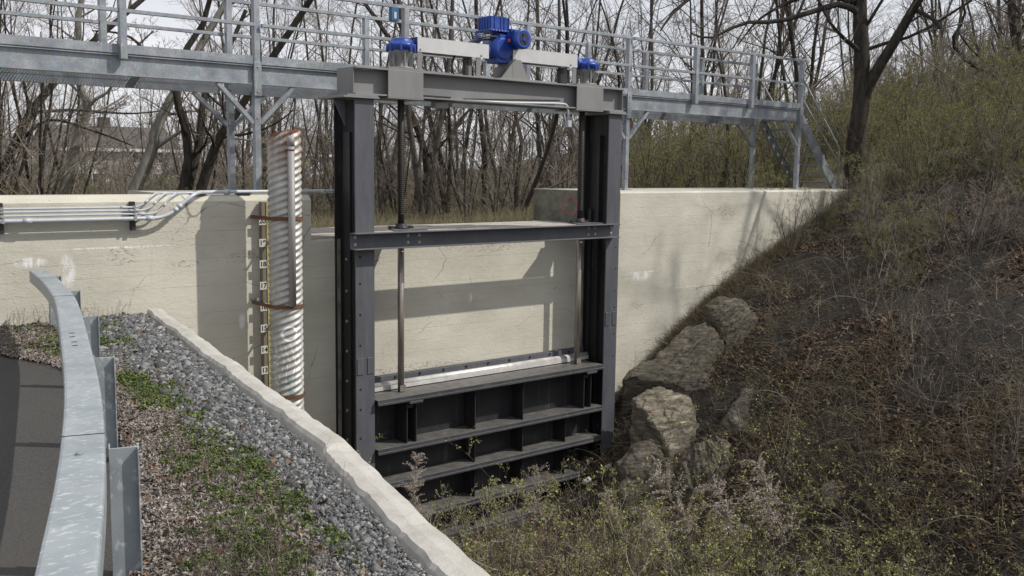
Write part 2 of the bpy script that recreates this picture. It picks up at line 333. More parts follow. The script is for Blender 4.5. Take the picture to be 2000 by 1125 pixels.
class MB:
    def __init__(s): s.v = []; s.f = []; s.sm = []
    def add(s, V, F, smooth=False):
        b = len(s.v); s.v += [tuple(map(float, p)) for p in V]; s.f += [tuple(i + b for i in f) for f in F]; s.sm += [smooth] * len(F); return s
    def box(s, x0, x1, y0, y1, z0, z1):
        V = [(x, y, z) for z in (z0, z1) for y in (y0, y1) for x in (x0, x1)]
        return s.add(V, [(0, 2, 3, 1), (4, 5, 7, 6), (0, 1, 5, 4), (2, 6, 7, 3), (0, 4, 6, 2), (1, 3, 7, 5)])
    def obox(s, p, q, w, h, up=(0, 0, 1)):       # bar from p to q, w across, h along 'up'
        p = np.array(p, float); q = np.array(q, float); d = q - p; d /= np.linalg.norm(d); u = np.array(up, float)
        a = np.cross(d, u); a /= np.linalg.norm(a); u = np.cross(a, d)
        V = [c + a * w / 2 * i + u * h / 2 * j for c in (p, q) for (i, j) in ((-1, -1), (1, -1), (1, 1), (-1, 1))]
        return s.add(V, [(0, 3, 2, 1), (4, 5, 6, 7), (0, 1, 5, 4), (1, 2, 6, 5), (2, 3, 7, 6), (3, 0, 4, 7)])
    def prism(s, poly, ax, a, b):               # poly in the two other axes (cyclic order), extruded along ax from a to b
        o = [(1, 2), (0, 2), (0, 1)][ax]; V = []
        for v in (a, b):
            for p in poly:
                c = [0, 0, 0]; c[ax] = v; c[o[0]] = p[0]; c[o[1]] = p[1]; V.append(c)
        n = len(poly); return s.add(V, [tuple(range(n)), tuple(range(2 * n - 1, n - 1, -1))] + [(i, i + n, (i + 1) % n + n, (i + 1) % n) for i in range(n)])
    def lathe(s, c, prof, axis=(0, 0, 1), n=24, cap=True):   # prof: (dist along axis, radius)
        axis = np.array(axis, float); axis /= np.linalg.norm(axis); t = np.array((1, 0, 0) if abs(axis[0]) < .9 else (0, 1, 0), float)
        a = np.cross(axis, t); a /= np.linalg.norm(a); b = np.cross(axis, a); c = np.array(c, float); V = []
        for (h, r) in prof:
            for k in range(n):
                th = 2 * math.pi * k / n; V.append(c + axis * h + a * r * math.cos(th) + b * r * math.sin(th))
        F = [(i * n + k, i * n + (k + 1) % n, (i + 1) * n + (k + 1) % n, (i + 1) * n + k) for i in range(len(prof) - 1) for k in range(n)]
        s.add(V, F, True)
        if cap: s.f += [tuple(range(len(s.v) - len(V), len(s.v) - len(V) + n)), tuple(range(len(s.v) - n, len(s.v)))]; s.sm += [False, False]
        return s
    def cyl(s, p, q, r, n=16, r2=None):
        p = np.array(p, float); q = np.array(q, float); L = np.linalg.norm(q - p)
        return s.lathe(p, [(0, r), (L, r if r2 is None else r2)], q - p, n)
    def tube(s, pts, r, n=10):
        P = np.array(pts, float); d = np.gradient(P, axis=0); d /= np.linalg.norm(d, axis=1)[:, None]
        u = np.array((0, 0, 1.0)) if abs(d[0][2]) < .9 else np.array((0, 1.0, 0)); V = []
        rr = np.broadcast_to(r, (len(P),))
        for k in range(len(P)):
            a = np.cross(d[k], u); a /= np.linalg.norm(a); b = np.cross(a, d[k]); u = b
            for j in range(n):
                th = 2 * math.pi * j / n; V.append(P[k] + rr[k] * (a * math.cos(th) + b * math.sin(th)))
        F = [(i * n + k, i * n + (k + 1) % n, (i + 1) * n + (k + 1) % n, (i + 1) * n + k) for i in range(len(P) - 1) for k in range(n)]
        F += [tuple(range(n)), tuple(range((len(P) - 1) * n, len(P) * n))]
        return s.add(V, F, True)
    def build(s, name, m_, parent=None, bevel=0):
        off = np.zeros(3)
        if parent is not None: off = OFF.get(parent, off)
        me = bpy.data.meshes.new(name); me.from_pydata([tuple(np.array(p) - off) for p in s.v], [], s.f); me.materials.append(M[m_] if isinstance(m_, str) else m_)
        me.polygons.foreach_set('use_smooth', s.sm)
        import bmesh
        bm = bmesh.new(); bm.from_mesh(me); bmesh.ops.recalc_face_normals(bm, faces=bm.faces[:])
        if bevel:
            es = [e for e in bm.edges if len(e.link_faces) == 2 and e.calc_face_angle(0) > .6]
            bmesh.ops.bevel(bm, geom=es, offset=bevel, segments=1, affect='EDGES', clamp_overlap=True)
        bm.to_mesh(me); bm.free()
        o = addo(name, me, parent); OFF[o] = off; return o
def smooth_path(pts, n=8):
    P = np.array(pts, float); out = []
    for i in range(len(P) - 1):
        p0 = P[max(i - 1, 0)]; p1 = P[i]; p2 = P[i + 1]; p3 = P[min(i + 2, len(P) - 1)]
        for t in np.linspace(0, 1, n, endpoint=False):
            out.append(.5 * ((2 * p1) + (p2 - p0) * t + (2 * p0 - 5 * p1 + 4 * p2 - p3) * t * t + (3 * p1 - p0 - 3 * p2 + p3) * t ** 3))
    out.append(P[-1]); return np.array(out)
def round_path(pts, r, n=6):                      # straight runs with rounded corners
    P = [np.array(p, float) for p in pts]; out = [P[0]]
    for i in range(1, len(P) - 1):
        a = P[i - 1] - P[i]; b = P[i + 1] - P[i]; la = np.linalg.norm(a); lb = np.linalg.norm(b); k = min(r, la * .45, lb * .45)
        A = P[i] + a / la * k; B = P[i] + b / lb * k
        for t in np.linspace(0, 1, n): out.append((1 - t) ** 2 * A + 2 * t * (1 - t) * P[i] + t * t * B)
    out.append(P[-1]); return np.array(out)
def copies(name, me, parent, locs, rots=None):
    off = OFF.get(parent, np.zeros(3)); out = []
    for i, l in enumerate(locs):
        o = addo(name, me, parent, tuple(np.array(l, float) - off))
        if rots is not None: o.rotation_euler = rots[i]
        out.append(o)
    return out
def bolt_mesh(r=.018, h=.016, mt='bolt', axis=(0, -1, 0)):
    b = MB(); b.lathe((0, 0, 0), [(0, r * 1.45), (.003, r * 1.45)], axis, 12); b.lathe((0, 0, 0), [(.003, r), (h, r), (h + .003, r * .75)], axis, 6)
    o = b.build('bolt', mt); me = o.data; bpy.data.objects.remove(o); return me

# ------------------------------------------------------------------ noise on numpy grids (value noise)
_perm = np.random.default_rng(3).permutation(4096); _val = np.random.default_rng(4).random(4096)
def vnoise(x, y, z=None):
    z = np.zeros_like(x) if z is None else z
    xi, yi, zi = np.floor(x).astype(int), np.floor(y).astype(int), np.floor(z).astype(int); fx, fy, fz = x - xi, y - yi, z - zi
    fx, fy, fz = [f * f * (3 - 2 * f) for f in (fx, fy, fz)]
    def h(a, b, c): return _val[_perm[(_perm[(_perm[a & 4095] + b) & 4095] + c) & 4095]]
    r = 0
    for dx, wx in ((0, 1 - fx), (1, fx)):
        for dy, wy in ((0, 1 - fy), (1, fy)):
            for dz, wz in ((0, 1 - fz), (1, fz)): r = r + wx * wy * wz * h(xi + dx, yi + dy, zi + dz)
    return r * 2 - 1
def fbm(x, y, z=None, o=4, g=.5):
    r = 0; a = 1; s = 1
    for i in range(o):
        r = r + a * vnoise(x * s + 17 * i, y * s + 31 * i, None if z is None else z * s); a *= g; s *= 2.03
    return r

# ------------------------------------------------------------------ terrain
BX = [-60, 11.2, 12.4, 13.5, 14.8, 16.3, 18.0, 19.9, 20.9, 23, 27, 33, 45, 70, 250]
BZ = [-5.5, -5.4, -4.8, -3.9, -2.92, -2.03, -1.33, -.62, -.12, .12, 1.2, 2.7, 4.8, 7, 9]
KX = [-60, 6, 12, 18, 20.9, 23, 27, 33, 45, 70, 250]
KZ = [-1.35, -1.35, -1.2, -.6, -.15, .08, 1.2, 2.7, 4.8, 7, 9]
def hz(x, y):
    x = np.asarray(x, float); y = np.asarray(y, float)
    sf = x - .10 * np.minimum(y, 0) ; zf = np.interp(sf, BX, BZ)
    sb = x - .78 * np.maximum(y - 2, 0); sb = np.where(sb < 20, sb, sb); zb = np.interp(sb, KX, KZ)
    zb = zb - .006 * np.maximum(y - 30, 0) * 0
    amp = np.clip((x - 13) / 8, .25, 1)
    z = np.where(y < 0.02, zf, zb) + np.where((y > -.3) & (y < 2.3) & (x < 23), 0, amp * (.22 * fbm(x * .45, y * .45) + .06 * fbm(x * 2.1, y * 2.1, o=2)))
    return z
def grid(xs, ys, zf):
    X, Y = np.meshgrid(xs, ys); Z = zf(X, Y); V = np.stack([X, Y, Z], -1).reshape(-1, 3); nx, ny = len(xs), len(ys)
    i = np.arange(nx * ny).reshape(ny, nx); F = np.stack([i[:-1, :-1], i[:-1, 1:], i[1:, 1:], i[1:, :-1]], -1).reshape(-1, 4); return V, F
xs1 = np.concatenate([np.arange(3.0, 30, .18), np.arange(30, 70, 1.0), np.arange(70, 260, 8)]); ys1 = np.concatenate([np.arange(-60, -14, 2.0), np.arange(-14, 0, .18), [0.0]])
V, F = grid(xs1, ys1, hz); tag(addo('bank_ground', mesh_np('bank_ground', V, [F], M['ground'], smooth=True)), kind='structure')
xs2 = np.concatenate([np.arange(-90, 0, 3.0), np.arange(0, 60, .6), np.arange(60, 420, 8)]); ys2 = np.concatenate([[0.03], np.arange(.6, 40, .6), np.arange(40, 120, 2.5), np.arange(120, 500, 10)])
V, F = grid(xs2, ys2, hz); tag(addo('ground', mesh_np('ground', V, [F], M['floor'], smooth=True)), kind='structure')
# the raised shoulder beside the wall (verge) and the road
def curbx(y): return np.interp(y, [-20, -9.41, -6.96, 0], [.0, 2.84, 3.49, 4.78])                    # outer top edge of the curb
EY = [-1.1, -2.7, -4.0, -5.1, -6.8, -8.35, -9.6, -13, -20]; EX = [2.2, 2.72, 2.72, 2.5, 2.12, 1.55, 1.15, .5, -.6]
def roadx(y): return np.interp(-np.asarray(y, float), [-e for e in EY], EX)
ys = np.arange(-20, 0.001, .12); V = []; nx = 26
for y in ys:
    x0 = -30; x1 = curbx(y) - .26
    for k in range(nx): V.append((x0 + (x1 - x0) * (k / (nx - 1)) ** .35, y, 0))
V = np.array(V); e = roadx(V[:, 1]); t_ = np.clip((V[:, 0] - e) / .5, 0, 1)
V[:, 2] = -1.60 + .03 * t_ + .015 * t_ * fbm(V[:, 0] * 3, V[:, 1] * 3)
i = np.arange(len(V)).reshape(len(ys), nx); F = np.stack([i[:-1, :-1], i[:-1, 1:], i[1:, 1:], i[1:, :-1]], -1).reshape(-1, 4)
tag(addo('verge', mesh_np('verge', V, [F], M['ground'], smooth=True)), kind='structure')
b = MB(); yy = list(np.arange(-20, -1.09, .3)) + [-1.1]
V = [(-30, y, -1.575) for y in yy] + [(float(roadx(y)) + .03 * math.sin(y * 7) + .02 * math.sin(y * 17), y, -1.575) for y in yy]; nn = len(yy)
b.add(V, [(k, k + nn, k + nn + 1, k + 1) for k in range(nn - 1)]); tag(b.build('road', 'asphalt'), kind='structure')

# ------------------------------------------------------------------ the concrete wall
W = thing('concrete_wall', 'long cream board-marked concrete flood wall with a low stretch behind the gate', 'wall', (10, 0, -5.6))
def wall_section(x0, x1, top, T, ch, name, endL=True, mt='conc', rough=0.0):
    n = max(2, int((x1 - x0) / .08)); xs = np.linspace(x0, x1, n); prof = []
    V = []
    for x in xs:
        j = rough * abs(float(fbm(np.array(x * 5.0), np.array(3.3))))
        j2 = .006 * float(fbm(np.array(x * 6.0), np.array(9.3)))
        for (y, z) in ((0, -5.8), (0, top - ch - j), (ch * .55 + j2, top - ch * .35 + j2), (ch + .02 + j, top), (T, top), (T, -5.8)): V.append((x, y, z))
    k = 6; F = [(a * k + i, (a + 1) * k + i, (a + 1) * k + (i + 1) % k, a * k + (i + 1) % k) for a in range(n - 1) for i in range(k)]
    F += [tuple(range(k)), tuple((n - 1) * k + i for i in range(k))]
    b = MB(); b.add(V, F); return b.build(name, mt, W)
wall_section(-22, 6.99, 0, .5, .085, 'wall_section')
b = MB(); b.box(5.2, 6.985, .503, 2.4, -5.8, -.004); b.build('pier', 'conc', W)
wall_section(6.99, 13.38, -.655, 1.95, .02, 'low_wall_section', rough=.03)
wall_section(13.38, 22.9, 0, 2.45, .03, 'wall_section')
b = MB(); b.box(13.372, 13.379, .03, 2.44, -.64, -.012); b.build('end_face', 'old', W)
b = MB()
for k in range(8):
    y0 = .05 + k * .235; xs = 7.02; 
    b.box(xs, 13.36 - .05 * (k % 3), y0, y0 + .22, -.652, -.628 + .004 * math.sin(k * 2.1))
o = b.build('planks', 'plank', W)
o['label'] = 'grey weathered planks lying on the low wall top'

# ------------------------------------------------------------------ curb / retaining wall by the gravel
ys = np.arange(-18, -.02, .05); V = []
for y in ys:
    xo = curbx(y) + .014 * float(fbm(np.array(y * 2.2), np.array(1.0))) ; dz = .008 * float(fbm(np.array(y * 1.7), np.array(5.0))); c1_ = .022 * abs(float(fbm(np.array(y * 7.), np.array(2.0), o=5)))
    step = .03 if y < -7.05 else 0.0
    for (x, z) in ((xo - .235, -1.75), (xo - .222 + c1_ * .7, -1.50 + dz - step), (xo - .20 + c1_ * .7, -1.475 + dz - step), (xo - .11, -1.468 + dz - step), (xo - .03 - c1_, -1.478 + dz - step), (xo, -1.51 + dz), (xo + .02, -5.8)): V.append((x, y, z))
k = 7; n = len(ys); b = MB(); b.add(V, [(a * k + i, a * k + i + 1, (a + 1) * k + i + 1, (a + 1) * k + i) for a in range(n - 1) for i in range(k - 1)])
b.add([V[(n - 1) * k + i] for i in range(k)], [tuple(range(k))])
tag(b.build('retaining_wall', 'curb'), 'pale rough-edged concrete curb topping the retaining wall beside the gravel', 'retaining wall')

# ------------------------------------------------------------------ steel gate frame
G = thing('sluice_gantry', 'tall dark grey steel gate frame bolted to the concrete wall', 'gate frame', (10, -.3, -5.6))
BM = bolt_mesh(); BMs = bolt_mesh(.012, .012); BMx = bolt_mesh(.017, .016, 'bolt', (-1, 0, 0))
def hole_mesh(r):
    b = MB(); b.lathe((0, 0, 0), [(0, r), (.003, r)], (0, -1, 0), 14); o = b.build('h', 'hole'); me = o.data; bpy.data.objects.remove(o); return me
HM = hole_mesh(.017)
for xc, s in ((7.503, -1), (12.553, 1)):
    b = MB(); b.box(xc - .158, xc + .158, -.64, -.618, -5.5, 1.355); c = b.build('column', 'gdark', G, .003)
    b = MB(); b.box(xc - .011, xc + .011, -.6175, -.022, -5.5, 1.355); b.box(xc - .13, xc + .13, -.022, -.001, -5.5, 1.355); b.build('web', 'gskin_webshade', c)  # near-black paint stands in for shade on web and back flange
    b = MB()                                                     # guide angles
    if s < 0: b.box(xc - .045, xc - .013, -.30, -.12, -5.5, .9); b.box(xc + .012, xc + .10, -.30, -.28, -5.5, -2.0)
    else: b.box(xc - .10, xc - .012, -.36, -.34, -5.5, 1.0); b.box(xc - .06, xc - .012, -.14, -.05, -5.5, -.3)
    b.build('guide', 'black', c)
    b = MB(); b.box(xc - .21 * 1.0 - (.16 if s < 0 else 0), xc + .215, -.70, .02, 1.358, 1.382); b.box(xc - .20 - (.1 if s < 0 else 0), xc + .205, -.68, 0, 1.384, 1.408); b.build('cap_plate', 'ggrey', G, .003)
    b = MB(); b.prism([(xc - .35, 1.357), (xc - .16, 1.357), (xc - .16, .98)] if s < 0 else [(xc + .159, 1.357), (xc + .2, 1.357), (xc + .159, 1.2)], 1, -.38, -.36); b.build('gusset', 'gdark', G)
    z0 = -2.36 if s < 0 else -2.10
    for dx in (-.14, .03):
        b = MB(); b.box(xc + dx, xc + dx + .10, -.652, -.641, z0 - .24, z0); b.build('splice_tab', 'gdark', c, .002)
    if s < 0:
        copies('bolt_hole', HM, c, [(xc - .085, -.6405, z) for z in (-.88, -1.27, -1.72, -2.17, -2.82, -3.12, -3.55)])
        copies('bolt', BMx, c, [(xc - .046, -.20, z) for z in (-.95, -1.42, -1.87, -2.32, -2.77, -3.22, -3.67)])
        b = MB(); b.box(7.40, 7.455, -.03, -.002, -5.5, -.66); b.build('grout_strip', 'old', c)
    else:
        HM2 = hole_mesh(.013); copies('bolt_hole', HM2, c, [(xc + .085, -.6405, z) for z in (-.95, -1.33, -1.72, -2.02, -2.5, -2.9)])
        b = MB(); b.box(12.34, 12.44, -.04, -.002, -3.0, -.66); b.build('grout_strip', 'old', c)
# girder: two channels back to back with box plates at the stems
gd = MB()
gd.box(7.36, 12.74, -.502, -.488, 1.436, 1.774); gd.box(7.36, 12.74, -.64, -.488, 1.41, 1.434); gd.box(7.36, 12.74, -.64, -.488, 1.776, 1.80)
gd.box(7.36, 12.74, -.272, -.258, 1.436, 1.774); gd.box(7.36, 12.74, -.272, -.12, 1.41, 1.434); gd.box(7.36, 12.74, -.272, -.12, 1.776, 1.80)
gd.box(7.345, 7.359, -.60, -.15, 1.415, 1.795); gd.box(12.741, 12.755, -.60, -.15, 1.415, 1.795)
g = gd.build('girder', 'ggrey', G, .003)
for x0, x1 in ((7.89, 8.50), (11.60, 12.22)):
    b = MB(); b.box(x0, x1, -.656, -.642, 1.40, 1.785); b.box(x0 - .01, x1 + .01, -.66, -.12, 1.382, 1.398); b.build('box_plate', 'ggrey', g, .003)
    b = MB(); b.box(x0 + .03, x1 + .06, -.62, -.14, 1.802, 1.83); b.build('base_plate', 'ggrey', g, .003)
    copies('bolt', BMs, g, [(x0 + .1 + .1 * k, -.55, 1.378) for k in range(4)], [(-math.pi / 2, 0, 0)] * 4)
# cross beam
cb = MB(); cb.box(7.25, 12.56, -.662, -.650, -.756, -.545); cb.box(7.25, 12.56, -.82, -.650, -.545, -.532); cb.box(7.25, 12.56, -.82, -.650, -.769, -.756); cb.box(7.255, 12.555, -.6495, -.6405, -.74, -.56)
c = cb.build('cross_beam', 'gdark', G, .002)
xb = [7.325, 8.225, 8.425, 11.93, 12.09, 12.47]
copies('bolt', BM, c, [(x, -.663, z) for x in xb for z in (-.595, -.70)])
for xr in (8.288, 11.99):
    b = MB(); b.prism([(xr - .30, -.649), (xr + .30, -.649), (xr + .13, -.22), (xr - .13, -.22)], 2, -.531, -.512); b.build('guide_plate', 'gdark', c)
    b = MB(); b.lathe((xr, -.38, -.512), [(0, .12), (.03, .12), (.03, .085), (.075, .085)], n=20); b.box(xr - .20, xr - .13, -.42, -.34, -.511, -.47); b.box(xr + .13, xr + .20, -.42, -.34, -.511, -.47); b.build('stem_collar', 'black', c)
# ------------------------------------------------------------------ gate leaf
L = thing('gate_leaf', 'dark steel sluice gate leaf with horizontal ribs between the two columns', 'sluice gate', (10, -.3, -5.6))
RZ = [-3.01, -3.755, -4.30, -4.875, -5.36]
b = MB(); b.box(7.675, 12.385, -.33, -.315, -5.5, -3.03); b.build('skin_plate', 'gskin_webshade', L)
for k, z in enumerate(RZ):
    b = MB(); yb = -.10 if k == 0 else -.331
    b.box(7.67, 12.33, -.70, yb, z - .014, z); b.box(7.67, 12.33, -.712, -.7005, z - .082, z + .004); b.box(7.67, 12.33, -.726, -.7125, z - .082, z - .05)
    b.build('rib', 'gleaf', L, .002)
def Xat(px, yp): return unp(px, 800, 1, yp)[0]
for (px, i) in ((927, 0), (1020, 0), (927, 1), (1020, 1), (1103, 1), (927, 2), (1020, 2), (1103, 2), (927, 3), (1103, 3)):
    x = Xat(px, -.60); b = MB(); b.box(x - .006, x + .006, -.62, -.331, RZ[i + 1] + .001, RZ[i] - .015); b.build('stiffener', 'gskin_webshade', L)
for xr in (8.30, 12.00):
    for dx in (-.09, .075):
        b = MB(); b.box(xr + dx, xr + dx + .016, -.66, -.331, RZ[1] + .001, RZ[0] - .016); b.build('stiffener', 'gskin_webshade', L)
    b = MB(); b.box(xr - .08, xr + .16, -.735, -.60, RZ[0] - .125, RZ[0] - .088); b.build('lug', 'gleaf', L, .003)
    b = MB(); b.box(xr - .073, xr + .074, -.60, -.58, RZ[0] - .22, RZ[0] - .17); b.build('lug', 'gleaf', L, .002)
b = MB(); b.box(7.67, 12.40, -.118, -.10, -2.998, -2.80); b.box(7.67, 12.42, -.08, -.04, -2.86, -2.79); sb = b.build('seal_bracket', 'gdark', L, .002)
b = MB(); b.cyl((7.66, -.175, -2.925), (12.42, -.175, -2.925), .052, 20); b.box(7.66, 12.42, -.23, -.12, -2.995, -2.935); b.build('bulb_seal', 'seal', L)
copies('bolt', bolt_mesh(.016, .02, 'black', (0, -1, 0)), sb, [(7.9 + .46 * k, -.119, -2.835) for k in range(10)])
for xr in (8.288, 11.99):
    b = MB(); b.cyl((xr, -.38, -3.0), (xr, -.38, -.60), .050, 20); s_ = b.build('stem', 'stem', L)
    b = MB(); b.cyl((xr, -.38, -.599), (xr, -.38, 1.80), .050, 20)
    for z in np.arange(-.3, 1.38, .03): b.lathe((xr, -.38, z), [(0, .0505), (.008, .056), (.016, .0505)], n=16, cap=False)
    b.build('threaded_rod', 'thread', s_)
    b = MB(); b.box(xr - .05, xr + .05, -.44, -.432, -2.999, -2.90); b.build('key_plate', 'stem', s_)

# ------------------------------------------------------------------ actuator on the girder
A = thing('gate_actuator', 'blue electric gate actuator with light grey shaft covers on top of the frame', 'actuator', (10.2, -.38, 1.80))
for xr, s in ((8.288, 1), (12.06, -1)):
    b = MB(); b.lathe((xr, -.38, 1.831), [(0, .19), (.03, .19), (.03, .10), (.10, .105), (.18, .125), (.235, .175), (.27, .185)], n=28)
    for k in range(6):
        th = k * math.pi / 3 + .3; p = (xr + .15 * math.cos(th), -.38 + .15 * math.sin(th)); b.obox((p[0], p[1], 1.86), (p[0], p[1], 2.07), .02, .05, (math.cos(th), math.sin(th), 0))
    pd = b.build('pedestal', 'ggrey', A)
    b = MB(); b.lathe((xr, -.38, 2.102), [(0, .18), (.005, .205), (.07, .215), (.09, .215), (.095, .19), (.12, .17), (.15, .15), (.172, .14), (.18, .10)], n=28)
    for k in range(8):
        th = k * math.pi / 4 + .2; b.box(xr + .2 * math.cos(th) - .016, xr + .2 * math.cos(th) + .016, -.38 + .2 * math.sin(th) - .016, -.38 + .2 * math.sin(th) + .016, 2.085, 2.20)
    b.cyl((xr + s * .12, -.38, 2.20), (xr + s * .26, -.38, 2.20), .075, 18); b.cyl((xr + s * .23, -.38, 2.20), (xr + s * .265, -.38, 2.20), .095, 18)
    b.build('bevel_gearbox', 'blue', A)
for x0, x1, lg in ((8.50, 9.84, (8.50, 9.60)), (10.33, 11.74, (10.4, 11.64))):
    b = MB(); b.box(x0, x1, -.504, -.50, 2.10, 2.31); b.box(x0, x1, -.504, -.25, 2.311, 2.315); b.box(x0, x1, -.254, -.25, 2.10, 2.31)
    cv = b.build('shaft_cover', 'cover', A, .001)
    copies('screw', BMs, cv, [(x, -.505, 2.135) for x in (x0 + .05, x1 - .15)])
    b = MB(); b.cyl((x0 - .0, -.38, 2.21), (x1, -.38, 2.21), .03, 12); b.build('drive_shaft', 'stem', A)
    for x in lg:
        b = MB(); b.box(x, x + .085, -.497, -.485, 1.80, 2.30); b.box(x, x + .085, -.268, -.256, 1.80, 2.30); b.box(x - .02, x + .10, -.51, -.24, 1.801, 1.813); b.build('cover_leg', 'ggrey', A)
b = MB(); b.box(9.45, 9.51, -.42, -.34, 1.801, 2.09); b.build('bearing_stand', 'black', A)
b = MB(); b.box(11.44, 11.50, -.42, -.34, 1.801, 2.09); b.build('bearing_stand', 'black', A)
b = MB(); b.box(10.27, 10.285, -.56, -.2, 1.815, 2.1); b.box(10.02, 10.55, -.40, -.385, 1.815, 1.99); b.prism([(10.286, 1.815), (10.62, 1.815), (10.45, 2.12), (10.286, 2.12)], 1, -.56, -.545); b.prism([(10.05, 1.815), (10.27, 1.815), (10.27, 2.06)], 1, -.56, -.545)
b.box(9.98, 10.64, -.60, -.16, 1.801, 1.814); b.build('pedestal', 'ggrey', A, .002)
b = MB(); b.lathe((10.16, -.10, 2.28), [(0, .12), (.04, .19), (.32, .20), (.36, .17), (.40, .16)], (0, -1, 0), 24); b.cyl((9.90, -.30, 2.24), (10.42, -.30, 2.24), .11, 20)
b.box(10.03, 10.32, -.47, -.2, 2.06, 2.22); b.cyl((10.2, -.3, 2.3), (10.2, -.3, 2.53), .12, 20); b.box(10.1, 10.34, -.45, -.2, 2.36, 2.5)
gb = b.build('gearbox', 'blue', A, .006)
b = MB(); xk, yk = 9.93, -.42                                   # control housing, ribbed
b.box(xk - .035, xk + .415, yk - .035, yk + .335, 2.545, 2.572)
b.box(xk, xk + .38, yk, yk + .30, 2.573, 2.77)
for q in (.0, .075, .2, .27, .36): b.box(xk + q, xk + q + .02, yk - .014, yk - .0005, 2.573, 2.775)
for q in (.0, .07, .14, .21, .27): b.box(xk - .014, xk - .0005, yk + q, yk + q + .02, 2.573, 2.775)
for q in (.05, .15, .24): b.box(xk + q, xk + q + .08, yk - .008, yk - .0004, 2.77, 2.78)
b.box(xk + .02, xk + .36, yk + .02, yk + .28, 2.771, 2.782); b.build('control_housing', 'blue', A, .005)
cb_ = MB()
for k in range(7): cb_.box(xk + .02 + .06 * k, xk + .035 + .06 * k, yk - .045, yk - .0355, 2.548, 2.568)
cb_.build('cover_screws', 'bolt', A)
mx, mz = 10.36, 2.43
b = MB(); b.lathe((mx, -.26, mz), [(0, .17), (.03, .17), (.035, .14), (.36, .14), (.37, .157), (.46, .157), (.475, .135)], (0, -1, 0), 32)
for k in range(26):
    th = 2 * math.pi * k / 26; p = np.array((mx + .143 * math.cos(th), -.30, mz + .143 * math.sin(th))); b.obox(p, p + (0, -.32, 0), .006, .018, (math.cos(th), 0, math.sin(th)))
b.box(mx - .07, mx + .07, -.5, -.36, mz + .12, mz + .17); mo = b.build('motor', 'blue', A)
b = MB(); b.lathe((mx, -.7351, mz), [(0, .095), (.003, .095)], (0, -1, 0), 24); b.build('fan_grille', 'black', mo)
b = MB(); b.lathe((mx, -.739, mz), [(0, .04), (.012, .035)], (0, -1, 0), 20)
for k in range(4):
    th = k * math.pi / 2 + .4; b.obox((mx + .03 * math.cos(th), -.743, mz + .03 * math.sin(th)), (mx + .088 * math.cos(th), -.743, mz + .088 * math.sin(th)), .008, .014, (0, 1, 0))
b.build('fan_hub', 'blue', mo)
b = MB(); b.box(mx - .170, mx - .163, -.60, -.53, mz - .05, mz + .0); b.build('warning_label', 'red', mo)
def cable(pts, r, name='cable', m_='rubber', par=A): b = MB(); b.tube(smooth_path(pts), r, 8); return b.build(name, m_, par)
cable([(9.20, -.45, 1.82), (9.20, -.42, 2.0), (9.36, -.40, 2.24), (9.75, -.42, 2.42), (10.0, -.42, 2.46), (10.15, -.40, 2.45)], .016)
cable([(9.75, -.22, 1.82), (9.72, -.2, 2.1), (9.78, -.24, 2.36), (9.95, -.38, 2.42), (10.1, -.38, 2.42)], .018)
cable([(9.72, -.38, 2.3), (9.66, -.36, 2.38), (9.72, -.35, 2.47), (9.86, -.35, 2.50), (9.95, -.36, 2.5)], .008, 'blue_cable', 'blue')
cable([(9.78, -.45, 2.30), (9.75, -.45, 2.40), (9.68, -.45, 2.44), (9.60, -.43, 2.36)], .008, 'blue_cable', 'blue')
# conduit hanging under the girder
U = thing('drop_conduit', 'thin grey conduit under the girder ending in a downward elbow with box fitting', 'conduit', (11, -.55, 1.34))
p1 = unp(1085, 202, 1, -.6); p2 = unp(1109, 204, 1, -.6); p3 = unp(1110, 238, 1, -.6); p0 = unp(890, 196, 1, -.6)
b = MB(); b.tube(round_path([p0, p1 * .5 + p0 * .5 + (0, 0, -.01), p1, p2, p3], .09), .02, 10); b.build('pipe', 'pvc', U)
b = MB(); b.box(p3[0] - .045, p3[0] + .045, -.645, -.555, p3[2] - .09, p3[2] + .02); b.build('fitting', 'pvc', U, .008)
b = MB(); b.tube([p0 + (-.9, 0, .02), p0 + (-.4, 0, -.03), p0], .013, 8); b.obox(p0 + (-.9, .02, .035), p0 + (-.1, .02, .035), .06, .025); b.obox(p0 + (.2, .05, .03), p1 + (.12, .05, .055), .05, .02); b.build('strut_bar', 'black', U)
b = MB(); pj = unp(862, 200, 1, -.5); b.box(pj[0] - .14, pj[0] + .1, -.55, -.42, pj[2] - .09, pj[2] + .02); b.build('junction_box', 'ggrey', U, .006)

# ------------------------------------------------------------------ walkway
YF, YB = 1.05, 2.25
K = thing('walkway', 'galvanised steel footbridge with railings running above the concrete wall', 'walkway', (6.67, 1.65, 0))
for yc, s in ((YF, -1), (YB, 1)):
    for x0, x1 in ((-9, 6.60), (6.74, 20.38)):
        b = MB(); zb_ = 1.60 if s < 0 else 1.53; b.box(x0, x1, yc - .005, yc + .005, zb_, 1.85); b.box(x0, x1, yc - .05, yc + .05, zb_ - .015, zb_ - .001); b.box(x0, x1, yc - .05, yc + .05, 1.851, 1.865); b.build('beam', 'galv', K)
        b = MB(); b.box(x0, x1, yc + (-.062 if s < 0 else .056), yc + (-.056 if s < 0 else .062), 1.885, 2.0); b.box(x0, x1, yc + (-.062 if s < 0 else .03), yc + (-.03 if s < 0 else .062), 1.879, 1.884); b.build('toe_board', 'galv', K)
xsb = np.arange(-9, 20.4, .042); nb = len(xsb)
